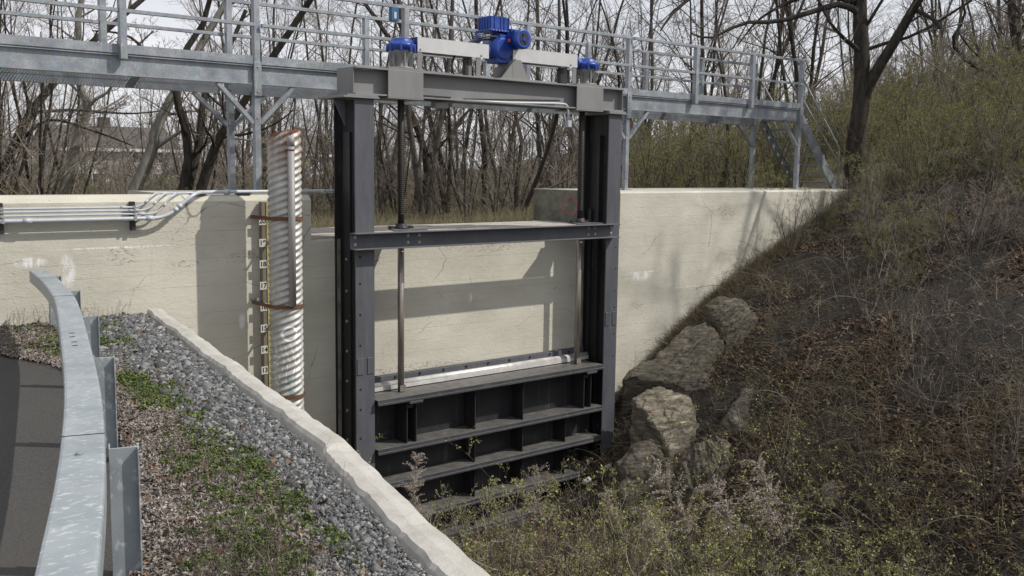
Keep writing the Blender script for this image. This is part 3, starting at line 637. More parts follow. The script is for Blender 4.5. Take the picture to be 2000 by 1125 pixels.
def boxes_np(x0, x1, y0, y1, z0, z1):
    n = len(x0); V = np.zeros((n, 8, 3)); 
    for i in range(8):
        V[:, i, 0] = x1 if i & 1 else x0; V[:, i, 1] = y1 if i & 2 else y0; V[:, i, 2] = z1 if i & 4 else z0
    Fb = np.array([(0, 2, 3, 1), (4, 5, 7, 6), (0, 1, 5, 4), (2, 6, 7, 3), (0, 4, 6, 2), (1, 3, 7, 5)]); F = (Fb[None] + 8 * np.arange(n)[:, None, None]).reshape(-1, 4); return V.reshape(-1, 3), F
V1, F1 = boxes_np(xsb, xsb + .006, YF - .045, YB + .045, 1.878, 1.898)
yc_ = np.arange(YF, YB, .1); V2, F2 = boxes_np(np.full(len(yc_), -9.), np.full(len(yc_), 20.38), yc_, yc_ + .006, 1.8985, 1.902)
V = np.concatenate([V1, V2]) - OFF[K]; o = addo('deck_grating', mesh_np('deck_grating', V, [np.concatenate([F1, F2 + len(V1)])], M['galv']), K)
b = MB()
for x in np.arange(-8.3, 20, 1.95): b.box(x, x + .06, YF + .006, YB - .006, 1.70, 1.80)
b.build('cross_members', 'galv', K)
def postbox(x, y, z0, z1, w=.095): bb = MB(); bb.box(x - w / 2, x + w / 2, y - w / 2, y + w / 2, z0, z1); return bb
legs = {YF: (6.67, 14.58, 20.42), YB: (6.80, 14.66, 20.30)}
rp = {YF: (-7.0, -5.05, -3.1, -1.15, .8, 2.75, 4.71, 9.25, 11.87, 16.53, 18.44), YB: (-7.0, -5.05, -3.1, -1.15, .8, 2.95, 4.90, 9.36, 12.04, 16.5, 18.4)}
for yc, s in ((YF, -1), (YB, 1)):
    for x in legs[yc]:
        b = postbox(x, yc, 0.0, 1.58 if s < 0 else 1.51); b.box(x - .0475, x + .0475, yc - .0475 + s * .02, yc + .0475 + s * .02, 1.581, 3.0); b.box(x - .06, x + .06, yc + s * .07 - .006, yc + s * .07 + .006, 1.42, 1.92)
        b.box(x - .11, x + .11, yc - .11, yc + .11, .001, .018); lg = b.build('leg', 'galv', K, .004)
        copies('bolt', BMs, lg, [(x, yc + s * .076, z) for z in (1.48, 1.84)] + [(x, yc - .0485, 1.1)])
        for dx in (-1, 1):
            if abs(x - 20.4) < .2 and dx > 0: continue
            b = MB(); b.obox((x + dx * .05, yc, 1.02), (x + dx * .60, yc, 1.578 if s < 0 else 1.51), .06, .075, (0, 1, 0)); b.build('knee_brace', 'galv', K, .003)
    for x in rp[yc]:
        b = postbox(x, yc + s * .1, 1.80, 2.96, .095); b.build('rail_post', 'galv', K, .004)
    for z, h in ((2.975, .055), (2.44, .05)):
        b = MB()
        pts = sorted(list(legs[yc]) + [-9.0]); 
        for a_, c_ in zip(pts[:-1], pts[1:]): b.box(a_ + (.05 if a_ > -8.9 else 0), c_ - .05, yc + s * .1 - .028, yc + s * .1 + .028, z - h / 2, z + h / 2)
        b.build('top_rail' if z > 2.9 else 'mid_rail', 'galv', K, .004)
p = unp(772, 29, 1, YF - .1)
bx_ = thing('switch_box', 'small dull blue box fixed to the walkway railing post', 'switch box', (p[0], YF - .2, p[2] - .12))
b = MB(); b.box(p[0] - .165, p[0] - .015, YF - .24, YF - .16, p[2] - .12, p[2] + .1); b.build('housing', 'bluebox', bx_, .008)
b = MB(); b.box(p[0] - .11, p[0] - .07, YF - .2435, YF - .2405, p[2] - .08, p[2] + .02); b.build('label_plate', 'white', bx_)
# ------------------------------------------------------------------ stairs
S = thing('stairs', 'steep galvanised open stairs with handrails down from the right walkway end', 'stairs', (22, 1.65, 0))
for yc, s in ((YF, -1), (YB - .02, 1)):
    b = MB(); b.prism([(20.48, 1.86), (20.48, 1.55), (21.98, .0), (22.24, .0), (22.24, .06)], 1, yc - .006, yc + .006); 
    b.obox((20.5, yc + s * -.03, 1.845), (22.24, yc + s * -.03, .05), .06, .01); b.obox((20.48, yc + s * -.03, 1.56), (21.98, yc + s * -.03, .01), .06, .01); b.build('stringer', 'galv', S)
    top = [(20.5, yc, 2.60), (22.12, yc, 1.06), (22.2, yc, .9), (22.2, yc, .08)]
    b = MB(); b.tube(round_path(top, .12), .02, 10); b.build('handrail', 'galv', S)
    b = MB(); b.tube([(20.5, yc, 2.15), (22.19, yc, .62)], .016, 8); b.build('mid_rail', 'galv', S)
    b = MB(); b.tube([(20.62, yc, 1.75), (20.62, yc, 2.5)], .018, 8); b.build('baluster', 'galv', S)
for k in range(8):
    z = .17 + .213 * k; x = 22.06 - (z - .17) * .93
    b = MB(); b.box(x - .12, x + .12, YF + .01, YB - .03, z - .04, z); b.build('tread', 'galv', S, .003)

# ------------------------------------------------------------------ corrugated standpipe
PX, PY, PR = 6.272, -.60, .218
P = thing('corrugated_pipe', 'tall white-grey spiral corrugated metal standpipe with rusted open top on the wall', 'pipe', (PX, PY, -5.6))
nz, na = 1500, 72; zt = .83
zs = np.linspace(-5.5, zt, nz); th = np.linspace(0, 2 * math.pi, na, endpoint=False); TH, ZZ = np.meshgrid(th, zs)
pitch = .092
starts = round(2 * math.pi * PR * .33 / pitch)
ph = ZZ / pitch - starts * TH / (2 * math.pi)
Rr = PR + .011 * np.sin(2 * math.pi * ph) + .004 * (np.sin(2 * math.pi * ph / 8) > .97)
Rr = Rr + .002 * fbm(ZZ * 3, TH * 2)
cut = .045 * np.cos(TH + 1.57 - .5)                                 # a tilted, torn top
ZT = np.where(ZZ > zt - .2, ZZ + cut * (ZZ - zt + .2) / .2 + np.where(ZZ >= zt - 1e-6, .012 * fbm(TH * 5, TH * 3), 0), ZZ)
V = np.stack([Rr * np.cos(TH), Rr * np.sin(TH), ZT + 5.6], -1).reshape(-1, 3); i = np.arange(nz * na).reshape(nz, na); j = np.roll(i, -1, axis=1)
F = np.stack([i[:-1], j[:-1], j[1:], i[1:]], -1).reshape(-1, 4)
V += np.array([0, 0, 0])
me = mesh_np('pipe_shell', V, [F], M['pipe'], smooth=True); o = addo('pipe_shell', me, P); 
# pipe material uses object coordinates: shift mesh so object space = world space
me.transform(Matrix.Translation(Vector((PX, PY, -5.6)))); o.location = (-PX, -PY, 5.6)
lip = np.stack([Rr[-1] * np.cos(th), Rr[-1] * np.sin(th), ZT[-1] + 5.6], -1) + [PX, PY, -5.6]
b = MB(); nL = len(lip); inn = [(PX + (q[0] - PX) * .86, PY + (q[1] - PY) * .86, q[2] - .02 - .01 * math.sin(k * 1.3)) for k, q in enumerate(lip)]; low = [(q[0], q[1], q[2] - .30) for q in inn]; lp2 = [(PX + (q[0] - PX) * 1.012, PY + (q[1] - PY) * 1.012, q[2] + .006) for q in lip]; lp3 = [(PX + (q[0] - PX) * 1.012, PY + (q[1] - PY) * 1.012, q[2] - .022 - .012 * abs(math.sin(k * .9)) ) for k, q in enumerate(lip)]
b.add(list(lp3) + list(lp2) + inn + low, [(r_ * nL + k, r_ * nL + (k + 1) % nL, (r_ + 1) * nL + (k + 1) % nL, (r_ + 1) * nL + k) for r_ in range(3) for k in range(nL)])
b.build('rim', 'rim', P)
for k, z in enumerate((-.30, -1.49, -2.73)):
    b = MB(); tl = .0 if k < 2 else .03
    ring = [(PX + (PR + .022) * math.cos(a_), PY + (PR + .022) * math.sin(a_)) for a_ in np.linspace(math.pi * 1.02, math.pi * 1.98, 20)]
    ring = [(PX - PR - .02, -.05)] + ring + [(PX + PR + .02, -.05)]
    for a_, c_ in zip(ring[:-1], ring[1:]): b.obox((a_[0], a_[1], z - tl * (a_[0] - PX)), (c_[0], c_[1], z - tl * (c_[0] - PX)), .008, .05)
    for sx_ in (-1, 1): b.box(PX + sx_ * (PR + .02) - .01, PX + sx_ * (PR + .10), -.056, -.05, z - .02, z + .02) if sx_ > 0 else None
    st = b.build('strap', 'rust', P)
    b = MB(); b.cyl((PX + PR + .09, -.02, z + .07), (PX + PR + .09, -.16, z + .07), .018, 10); b.cyl((PX + PR + .02, -.14, z + .05), (PX + PR + .15, -.12, z + .09), .018, 10); b.build('anchor', 'galv', P)
Vp = thing('vent_pipe', 'slim grey stilling pipe strapped to the front of the corrugated pipe', 'pipe', (6.27, -.76, -1.5))
b = MB(); b.cyl((6.232, -.875, -1.47), (6.232, -.875, .70), .048, 20); b.build('pipe', 'vent', Vp)
b = MB(); b.lathe((6.232, -.875, .66), [(0, .051), (.10, .051), (.13, .03)], n=20); b.build('cap', 'vent', Vp)
b = MB(); b.lathe((6.232, -.875, .60), [(0, .051), (.02, .051)], n=20); b.box(6.173, 6.21, -.875, -.72, .60, .62); b.box(6.26, 6.29, -.875, -.72, .60, .62); b.build('clamp', 'rust', Vp)

# ------------------------------------------------------------------ staff gauge
SG = thing('staff_gauge', 'yellow and black water level gauge with foot numbers beside the corrugated pipe', 'gauge', (6.22, -.1, -3))
GY = -.11
b = MB(); b.box(6.17, 6.235, GY, -.02, -3.3, -.10); b.build('backing_board', 'board', SG, .003)
b = MB(); b.box(6.285, 6.315, GY - .02, -.02, -3.3, -.11); b.build('channel', 'galv', SG, .003)
b = MB(); b.box(6.236, 6.284, GY - .012, -.04, -3.3, -.10); sc_ = b.build('scale_strip', 'yellow', SG)
x0_ = np.zeros(0); zt_ = np.arange(-3.28, -.12, .03048); ln = np.where(np.arange(len(zt_)) % 5 == 0, .034, .018)
Vt, Ft = boxes_np(6.284 - ln, np.full(len(zt_), 6.2835), np.full(len(zt_), GY - .0145), np.full(len(zt_), GY - .0122), zt_, zt_ + .010)
addo('tick_marks', mesh_np('tick_marks', Vt - OFF[SG], [Ft], M['ink']), sc_)
zr = [unp(515, yv, 1, GY)[2] for yv in (350 + np.array([230, 350, 467, 585, 703, 820, 937, 1050]) / 2.8125)]
def text_mesh(body, size, ext=.0008):
    cu = bpy.data.curves.new('t', 'FONT'); cu.body = body; cu.size = size; cu.extrude = ext; cu.align_x = 'CENTER'; cu.align_y = 'CENTER'; cu.offset = size * .03
    o = bpy.data.objects.new('t', cu); COL.objects.link(o); dg = bpy.context.evaluated_depsgraph_get(); me = bpy.data.meshes.new_from_object(o.evaluated_get(dg)); bpy.data.objects.remove(o); me.materials.clear(); me.materials.append(M['ink']); return me
for z, num in zip(zr, (20, 19, 18, 17, 16, 15, 14, 13)):
    b = MB(); b.box(6.125, 6.225, GY - .008, GY - .001, z - .055, z + .055); pl = b.build('number_plate', 'white', SG, .001)
    o = addo('numeral', text_mesh(str(num), .095), pl, tuple(np.array((6.175, GY - .0095, z)) - OFF[SG])); o.rotation_euler = (math.pi / 2, 0, 0)
for z in (-.30, -1.46, -2.62):
    b = MB(); b.cyl((6.06, -.02, z), (6.06, -.10, z), .03, 12); b.box(6.06, 6.17, -.07, -.055, z - .02, z + .02); b.build('standoff', 'galv', SG)

# ------------------------------------------------------------------ conduits
xsr = (-20, 4.42)
zc = [-.145, -.185, -.230, -.288]; rc = [.0135, .0135, .0135, .026]; cyc = [-.125, -.125, -.125, -.14]
ends = [(4.50, 4.68), (4.60, 4.80), (4.72, 4.93), (4.82, 5.22)]
labs = ['topmost of the three thin white conduits along the left wall', 'middle one of the three thin white conduits along the left wall', 'lowest of the three thin white conduits, just above the thick one', 'thick pale conduit running below the thin ones and past the corrugated pipe']
for k in range(4):
    z, r = zc[k], rc[k]; e0, e1 = ends[k]; y = cyc[k]; zt2 = .022 if k < 3 else .034; yt = (.34, .27, .20, .10)[k]
    pts = [(-20, y, z), (e0, y, z), (e1, y, zt2 if k < 3 else .034), (e1 + .25, yt, zt2), (7.36 if k == 3 else 5.5, yt, zt2)]
    if k == 3: pts = pts[:-1] + [(7.50, .10, .04), (7.60, .10, .20), (7.60, .10, 1.35)]
    c = thing('conduit', labs[k], 'conduit', (4.4, y, z), 'conduits along the wall')
    b = MB(); b.tube(round_path(pts, .11 if k < 3 else .17, 8), r, 12); b.build('pipe', 'pvc', c)
    def col_(p, q): b = MB(); b.cyl(p, q, r * 1.22, 14); b.build('coupling', 'pvc', c)
    col_((e0 - .26, y, z), (e0 - .16, y, z)); d = np.array(pts[2]) - np.array(pts[1]); d /= np.linalg.norm(d); mid = (np.array(pts[1]) + np.array(pts[2])) / 2
    col_(mid - d * .05, mid + d * .01)
    if k == 3: col_(mid - d * .12, mid - d * .06); col_((5.72, yt, zt2), (5.80, yt, zt2)); col_((7.2, .10, .035), (7.28, .10, .035)); col_((3.1, y, z), (3.2, y, z))
    else: col_((5.1, yt, zt2), (5.16, yt, zt2))
for x, ll in ((4.42, 'black slotted bracket strut holding the conduits near their bend'), (2.88, 'black slotted bracket strut holding the conduits at the left picture edge')):
    st = thing('conduit_bracket', ll, 'bracket', (x, -.02, -.45), 'conduit brackets')
    b = MB(); b.box(x - .025, x + .025, -.095, -.001, -.44, -.075); b.build('strut', 'black', st, .003)
    for k in range(4): b = MB(); b.box(x - .018, x + .018, cyc[k] - rc[k] - .004, cyc[k] - rc[k] - .001, zc[k] - rc[k], zc[k] + rc[k]); b.box(x - .018, x + .018, cyc[k] - rc[k] - .004, -.0955, zc[k] + rc[k] + .001, zc[k] + rc[k] + .006); b.build('clamp', 'bolt', st)
sl = thing('conduit_support', 'short black strut under the thick conduit on the wall top', 'bracket', (5.9, .1, 0))
for x in (5.35, 6.0): b = MB(); b.box(x - .1, x + .1, .05, .16, .001, .012); b.build('strut', 'black', sl)

# ------------------------------------------------------------------ guardrail
GR = thing('guardrail', 'curving galvanised box-beam guardrail on steel channel posts beside the road', 'guardrail', (2, -6, -1.57))
rpts = [(3.17, -.45), (3.0, -1.6), (2.80, -2.7), (2.60, -3.6), (2.10, -5.55), (1.66, -7.2), (1.24, -8.60), (.83, -9.82), (.36, -11.2), (-.1, -12.6), (-.5, -14.4), (-.7, -16)]
path = smooth_path([(a_, c_, -.85) for a_, c_ in rpts], 6); n = len(path); dT = np.gradient(path, axis=0); dT /= np.linalg.norm(dT, axis=1)[:, None]; sd = np.stack([dT[:, 1], -dT[:, 0], 0 * dT[:, 0]], -1); sd = -sd if sd[0][0] < 0 else sd
w = .095; bv = .016; prof = [(-w + bv, 0), (w - bv, 0), (w - bv * .3, -bv * .3), (w, -bv), (w, -.15 + bv), (w - bv, -.15), (-w + bv, -.15), (-w, -.15 + bv), (-w, -bv), (-w + bv * .3, -bv * .3)]
b = MB(); V = [path[i] + sd[i] * p_[0] + np.array((0, 0, p_[1])) for i in range(n) for p_ in prof]; k = len(prof)
b.add(V, [(a_ * k + i, a_ * k + (i + 1) % k, (a_ + 1) * k + (i + 1) % k, (a_ + 1) * k + i) for a_ in range(n - 1) for i in range(k)] + [tuple(range(k)), tuple(range((n - 1) * k, n * k))], True)
rl = b.build('rail', 'rail', GR); rl.data.polygons.foreach_set('use_smooth', [False] * len(rl.data.polygons))
# slots at the splice
def slot(px, py):
    p = unp(px, py, 2, -.85); bb = MB(); bb.obox(p + (-.018, .002, 0.0008), p + (.018, -.002, 0.0008), .018, .003); bb.build('bolt_slot', 'hole', rl)
for (px, py) in ((140, 651), (141, 658), (145, 668), (146, 675)): slot(px, py)
for j in (14, 15):
    b = MB(); q_ = path[j * 1] if j == 14 else path[34]; s_ = sd[j if j == 14 else 34]; b.obox(q_ - s_ * .095 + (0, 0, .0012), q_ + s_ * .095 + (0, 0, .0012), .005, .0025); b.build('lap_seam', 'hole', rl)
p = unp(154, 888, 2, -.85); copies('bolt', bolt_mesh(.014, .008, 'galv', (0, 0, 1)), rl, [p])
pp = [(3.43, -.30), (3.09, -2.10), (2.73, -3.86), (2.20, -5.98), (1.565, -8.12), (.80, -10.35), (.2, -12.5)]
for q in pp:
    j = int(np.argmin(np.hypot(path[:, 0] - q[0], path[:, 1] - q[1]))); t_ = dT[j]; s_ = sd[j]; base = path[j] + s_ * (w + .012)
    if t_[1] > 0: t_ = -t_
    # channel: web faces the viewer along the rail, flanges run away
    b = MB(); c0 = np.array((base[0], base[1], 0)); 
    def bar(o1, o2, l1, l2): 
        pts = [c0 + s_ * o1 + t_ * l1, c0 + s_ * o2 + t_ * l1, c0 + s_ * o2 + t_ * l2, c0 + s_ * o1 + t_ * l2]
        b.prism([(p_[0], p_[1]) for p_ in pts], 2, -1.75, -.925)
    bar(0, .135, .0, .008); bar(0, .008, -.09, -.0005); bar(.127, .135, .0085, .045); bar(.127, .135, -.045, -.0005)
    b.build('post', 'rail', GR, .002)
    b = MB(); pb = c0 + s_ * .0 + t_ * -.04; b.cyl((pb[0], pb[1], -.99), tuple(np.array((pb[0], pb[1], -.99)) - s_ * .02), .014, 8); b.build('bolt', 'bolt', GR)


# ------------------------------------------------------------------ house far behind the trees
def house(px0, px1, pyr, pye, pyb, dist, label, roofm='roof'):
    d0, d1 = pxdir(px0), pxdir(px1)
    def at(dv, dd): return CAM[:2] + dv[:2] * dd
    p0 = at(d0, dist); p1 = at(d1, dist * 1.03); ex = p1 - p0; W_ = np.linalg.norm(ex); ex /= W_; ey = np.array((-ex[1], ex[0]))
    if ey @ d0[:2] < 0: ey = -ey
    def zz(px, py):
        r = MM @ np.array([px - 1000, -(py - 562.5), -1944.0]); return CAM[2] + r[2] / np.hypot(r[0], r[1]) * dist
    pm = (px0 + px1) / 2; zb, ze, zr = zz(pm, pyb) - 1.0, zz(pm, pye), zz(pm, pyr); D_ = 9.0
    H = thing('house', label, 'house', (p0[0], p0[1], zb))
    def P(u, v, z): return (p0[0] + ex[0] * u + ey[0] * v, p0[1] + ex[1] * u + ey[1] * v, z)
    def bx(mb, u0, u1, v0, v1, z0, z1):
        V = [P(u, v, z) for z in (z0, z1) for v in (v0, v1) for u in (u0, u1)]; mb.add(V, [(0, 2, 3, 1), (4, 5, 7, 6), (0, 1, 5, 4), (2, 6, 7, 3), (0, 4, 6, 2), (1, 3, 7, 5)])
    b = MB(); bx(b, 0, W_, 0, D_, zb, ze); b.add([P(0, 0, ze), P(0, D_, ze), P(0, D_ / 2, zr - .2)], [(0, 1, 2)]); b.add([P(W_, 0, ze), P(W_, D_, ze), P(W_, D_ / 2, zr - .2)], [(0, 1, 2)]); b.build('walls', 'siding', H)
    b = MB(); o = .5
    b.add([P(-o, -o, ze - .1), P(W_ + o, -o, ze - .1), P(W_ + o, D_ / 2, zr), P(-o, D_ / 2, zr), P(-o, D_ + o, ze - .1), P(W_ + o, D_ + o, ze - .1), P(-o, -o, ze - .3), P(W_ + o, -o, ze - .3), P(W_ + o, D_ + o, ze - .3), P(-o, D_ + o, ze - .3)], [(0, 1, 2, 3), (3, 2, 5, 4), (0, 1, 7, 6), (4, 5, 8, 9), (6, 7, 8, 9)]); rf = b.build('roof', roofm, H)
    b = MB(); bx(b, W_ * .45, W_ * .45 + .9, D_ / 2 - .5, D_ / 2 + .4, zr - .8, zr + .8); b.build('chimney', 'roof', rf)
    b = MB(); bx(b, -o, W_ + o, -o - .06, -o - .01, ze - .34, ze - .08); b.build('fascia', 'trim', H)
    nfl = 2; fh = (ze - zb) / nfl
    for f in range(nfl):
        k = 0
        for u in np.arange(.9, W_ - 1.6, 1.75):
            k += 1
            if (k + f) % 4 == 0: continue
            z0 = zb + f * fh + fh * .34; z1 = z0 + fh * .46
            b = MB(); bx(b, u - .12, u + 1.12, -.07, -.01, z0 - .12, z1 + .12); wd = b.build('window', 'trim', H)
            b = MB(); bx(b, u, u + .46, -.09, -.075, z0, z1); bx(b, u + .54, u + 1.0, -.09, -.075, z0, z1); b.build('pane', 'glass', wd)
house(118, 345, 243, 288, 352, 95, 'pale sided two storey house with dark roof seen through the trees on the left')
house(596, 668, 262, 300, 352, 120, 'small pale house glimpsed between trees just left of the gate frame')

# ------------------------------------------------------------------ vectorised branches
def nrm(a): return a / np.maximum(np.linalg.norm(a, axis=-1, keepdims=True), 1e-9)
def tubes(P, Rd, s, smooth=True):
    """P (n,k,3), Rd (n,k) -> verts, quads"""
    n, k, _ = P.shape; d = nrm(np.gradient(P, axis=1)); ref = np.where(np.abs(d[..., 2:3]) > .9, np.array([1., 0, 0]), np.array([0, 0, 1.]))
    ref = ref[:, :1].repeat(k, 1); a = nrm(np.cross(d, ref)); b = np.cross(a, d); th = 2 * np.pi * np.arange(s) / s
    V = P[:, :, None] + Rd[:, :, None, None] * (a[:, :, None] * np.cos(th)[:, None] + b[:, :, None] * np.sin(th)[:, None])
    i = np.arange(n * k * s).reshape(n, k, s); j = np.roll(i, -1, 2); F = np.stack([i[:, :-1], j[:, :-1], j[:, 1:], i[:, 1:]], -1).reshape(-1, 4)
    return V.reshape(-1, 3), F
def walk(rg, p, d, L, K, wig, up):
    n = len(p); P = np.zeros((n, K, 3)); P[:, 0] = p; d = d.copy()
    for i in range(1, K):
        d = nrm(d + rg.normal(0, wig, (n, 3)) + np.array([0, 0, 1.]) * (up if np.isscalar(up) else up)); P[:, i] = P[:, i - 1] + d * (L / (K - 1))[:, None]
    return P
def spawn(rg, P, Rd, per, t0, t1, lf, ang, wig, up, K, rf, Lb, rmin, uni=False):
    n, k, _ = P.shape; idx = np.repeat(np.arange(n), per); m_ = len(idx)
    t = rg.uniform(t0, t1, m_) * (k - 1) * .9999; i = np.minimum(t.astype(int), k - 2); f = (t - i)[:, None]
    p = P[idx, i] * (1 - f) + P[idx, i + 1] * f; tan = nrm(P[idx, i + 1] - P[idx, i]); r = Rd[idx, i] * (1 - f[:, 0]) + Rd[idx, i + 1] * f[:, 0]
    a = nrm(np.cross(tan, rg.normal(0, 1, (m_, 3)))); an = rg.normal(ang, .18, m_)[:, None]; d = tan * np.cos(an) + a * np.sin(an)
    L = Lb[idx] * lf * rg.uniform(.55, 1.15, m_) * (1.15 - .65 * (t / (k - 1)))
    Q = walk(rg, p, d, L, K, wig, up); r0 = np.maximum(r * rf, rmin); r0 = np.minimum(r0, r * .95 + .0005); rr = r0[:, None] * np.linspace(1, .35, K)[None]; return Q, np.maximum(rr, rmin * .6), L
def leaves(rg, P, per, size, spread=.02):
    n, k, _ = P.shape; m_ = n * per; idx = np.repeat(np.arange(n), per); t = rg.uniform(.15, 1, m_) * (k - 1) * .9999; i = t.astype(int); f = (t - i)[:, None]
    c = P[idx, i] * (1 - f) + P[idx, np.minimum(i + 1, k - 1)] * f + rg.normal(0, spread, (m_, 3)); return quads(rg, c, size, 1.6)
def quads(rg, c, size, asp=1.6, flat=0.0, fold=.35):
    n = len(c); a = nrm(rg.normal(0, 1, (n, 3)) * (1, 1, 1 - flat)); b = nrm(np.cross(a, nrm(rg.normal(0, 1, (n, 3)) * (1 - flat, 1 - flat, 1) + (0, 0, flat * 1.5)))); s = (np.asarray(size) * rg.uniform(.6, 1.3, n))[:, None]
    nn = np.cross(a, b); V = np.stack([c - a * s * asp / 2, c + b * s / 2 + nn * s * fold, c + a * s * asp / 2, c - b * s / 2 + nn * s * fold], 1).reshape(-1, 3)
    i = np.arange(4 * n).reshape(n, 4); return V, np.concatenate([i[:, (0, 1, 2)], i[:, (0, 2, 3)]])
def merge(parts):
    V = []; F = []; o = 0; I = []
    for (v, f, mi) in parts: V.append(v); F.append(f + o); o += len(v); I.append(mi)
    return np.concatenate(V), F, I
def tree_meshes(name, seed, H, r0, stems, fork=None, dens=1.0, twig='twig', bark='bark', spread=.35, rmin=.004, low=.15, up=.06, budn=0, wig=.10, rf1=.38, bsz=.020, trunkpts=None):
    rg = np.random.default_rng(seed); K = 12
    if trunkpts is not None:
        Ps = []
        for pts, ra, rb in trunkpts:
            sp = smooth_path(pts, 6); tt = np.linspace(0, len(sp) - 1, K); Ps.append((np.stack([np.interp(tt, np.arange(len(sp)), sp[:, q]) for q in range(3)], -1), np.linspace(ra, rb, K)))
        P0 = np.stack([p for p, _ in Ps]); R0 = np.stack([r for _, r in Ps]); L0 = np.linalg.norm(P0[:, -1] - P0[:, 0], axis=1); stems = len(Ps)
    else:
        th = rg.uniform(0, 6.28, stems); tilt = rg.uniform(.02, spread, stems) if stems > 1 else np.full(1, .03)
        d = np.stack([np.cos(th) * np.sin(tilt), np.sin(th) * np.sin(tilt), np.cos(tilt)], -1); p = np.stack([np.cos(th), np.sin(th), 0 * th], -1) * (r0 * .9 if stems > 1 else 0); p[:, 2] = -.3
        L0 = H * rg.uniform(.8, 1.05, stems); P0 = walk(rg, p, d, L0, K, wig * .6, .03); R0 = (r0 * rg.uniform(.75, 1.1, stems))[:, None] * np.linspace(1, .14, K)[None] ** .8
        R0[:, 0] *= 1.35
    V0, F0 = tubes(P0, R0, 9)
    d_ = lambda x: max(1, int(round(x * dens)))
    P1, R1, L1 = spawn(rg, P0, R0, d_(13), low, .97, .38, .85, wig, up, 8, rf1, L0, rmin * 1.5)
    P2, R2, L2 = spawn(rg, P1, R1, d_(7), .12, 1, .50, .75, wig * 1.3, up, 6, .5, L1, rmin)
    P3, R3, L3 = spawn(rg, P2, R2, d_(6), .1, 1, .52, .7, wig * 1.5, up, 4, .5, L2, rmin)
    P4, R4, L4 = spawn(rg, P3, R3, d_(3.4), .15, 1, .6, .65, wig * 1.4, up, 3, .6, L3, rmin)
    big = R1[:, 0] > .03; Vl, Fl = tubes(P1[big], R1[big], 6); V, F, I = merge([(V0, F0, 0), (Vl, Fl, 0)] if big.any() else [(V0, F0, 0)])
    trunk = mesh_np(name + '_trunk', V, F, [M[bark]], I, smooth=True)
    parts = [(*tubes(P1[~big], R1[~big], 4), 0)] if (~big).any() else []
    parts += [(*tubes(P2, R2, 4), 0), (*tubes(P3, R3, 3), 0), (*tubes(P4, R4, 3), 0)]; mats = [M[twig]]
    if budn: mats.append(M['bud']); parts.append((*leaves(rg, P4, budn, bsz), 1))
    V, F, I = merge(parts); crown = mesh_np(name + '_crown', V, F, mats, I)
    return trunk, crown
TT = {}
TT['tall0'] = tree_meshes('t0', 11, 17, .135, 1, dens=1.0, low=.12, rmin=.0036)
TT['tall1'] = tree_meshes('t1', 12, 15, .10, 2, dens=.9, low=.14, rmin=.0036, bark='bark2')
TT['tall2'] = tree_meshes('t2', 13, 16, .10, 3, dens=.8, low=.2, rmin=.0036, spread=.25)
TT['slim0'] = tree_meshes('s0', 14, 11, .07, 1, dens=.95, low=.1, rmin=.004, bark='bark2', twig='twig2')
TT['slim1'] = tree_meshes('s1', 15, 9, .06, 3, dens=.8, low=.1, rmin=.004, bark='bark2', twig='twig', spread=.3)
TT['slim2'] = tree_meshes('s2', 16, 7, .05, 4, dens=.72, low=.08, rmin=.0038, twig='twig2', spread=.45)
TT['lean0'] = tree_meshes('l0', 17, 12, .085, 2, dens=.85, low=.12, rmin=.004, spread=.5, wig=.16)
SH = {}
SH['olive0'] = tree_meshes('o0', 21, 3.0, .016, 12, dens=.52, low=.08, rmin=.0030, twig='olive', bark='bark2', spread=.75, budn=2, wig=.12)
SH['olive1'] = tree_meshes('o1', 22, 2.4, .014, 14, dens=.48, low=.08, rmin=.0028, twig='olive', bark='bark2', spread=.9, budn=2, wig=.14)
SH['brown0'] = tree_meshes('b0', 23, 2.6, .016, 12, dens=.5, low=.08, rmin=.0030, twig='twig2', bark='bark2', spread=.85, wig=.13)
def plant(kind, meshes, name, label, cat, x, y, z, rz, sc, group, pn=('trunk', 'crown')):
    o = thing(name, label, cat, (x, y, z), group); o.rotation_euler = (0, 0, rz); o.scale = (sc, sc, sc * 1.0)
    a = addo(pn[0], meshes[0], o); c = addo(pn[1], meshes[1], o); return o
rt = np.random.default_rng(99)
def pos(px, dist):
    d = pxdir(px); return CAM[0] + d[0] * dist, CAM[1] + d[1] * dist
lk = {'tall0': 'tall bare single-trunk tree in the woodland behind the wall', 'tall1': 'tall bare forked tree with brown bark in the woodland behind the wall', 'tall2': 'tall bare three-stemmed tree in the woodland behind the wall',
      'slim0': 'slender bare single-stem tree in the woodland behind the wall', 'slim1': 'slender bare young tree with several stems in the woodland', 'slim2': 'low bare bushy tree with many stems at the woodland edge', 'lean0': 'leaning bare tree with spreading crooked stems in the woodland'}
GN = {'tall0': 'tall single-trunk bare trees', 'tall1': 'tall forked bare trees', 'tall2': 'tall three-stemmed bare trees', 'slim0': 'slender bare trees', 'slim1': 'slender many-stemmed young trees', 'slim2': 'low bushy bare trees', 'lean0': 'leaning bare trees'}
def trees(spec, group='bare trees in the woodland'):
    for (k, px, dist, sc) in spec:
        x, y = pos(px, dist); plant(k, TT[k], 'bare_tree', lk[k], 'tree', x, y, float(hz(x, y)) - .15, rt.uniform(0, 6.28), sc, GN[k])
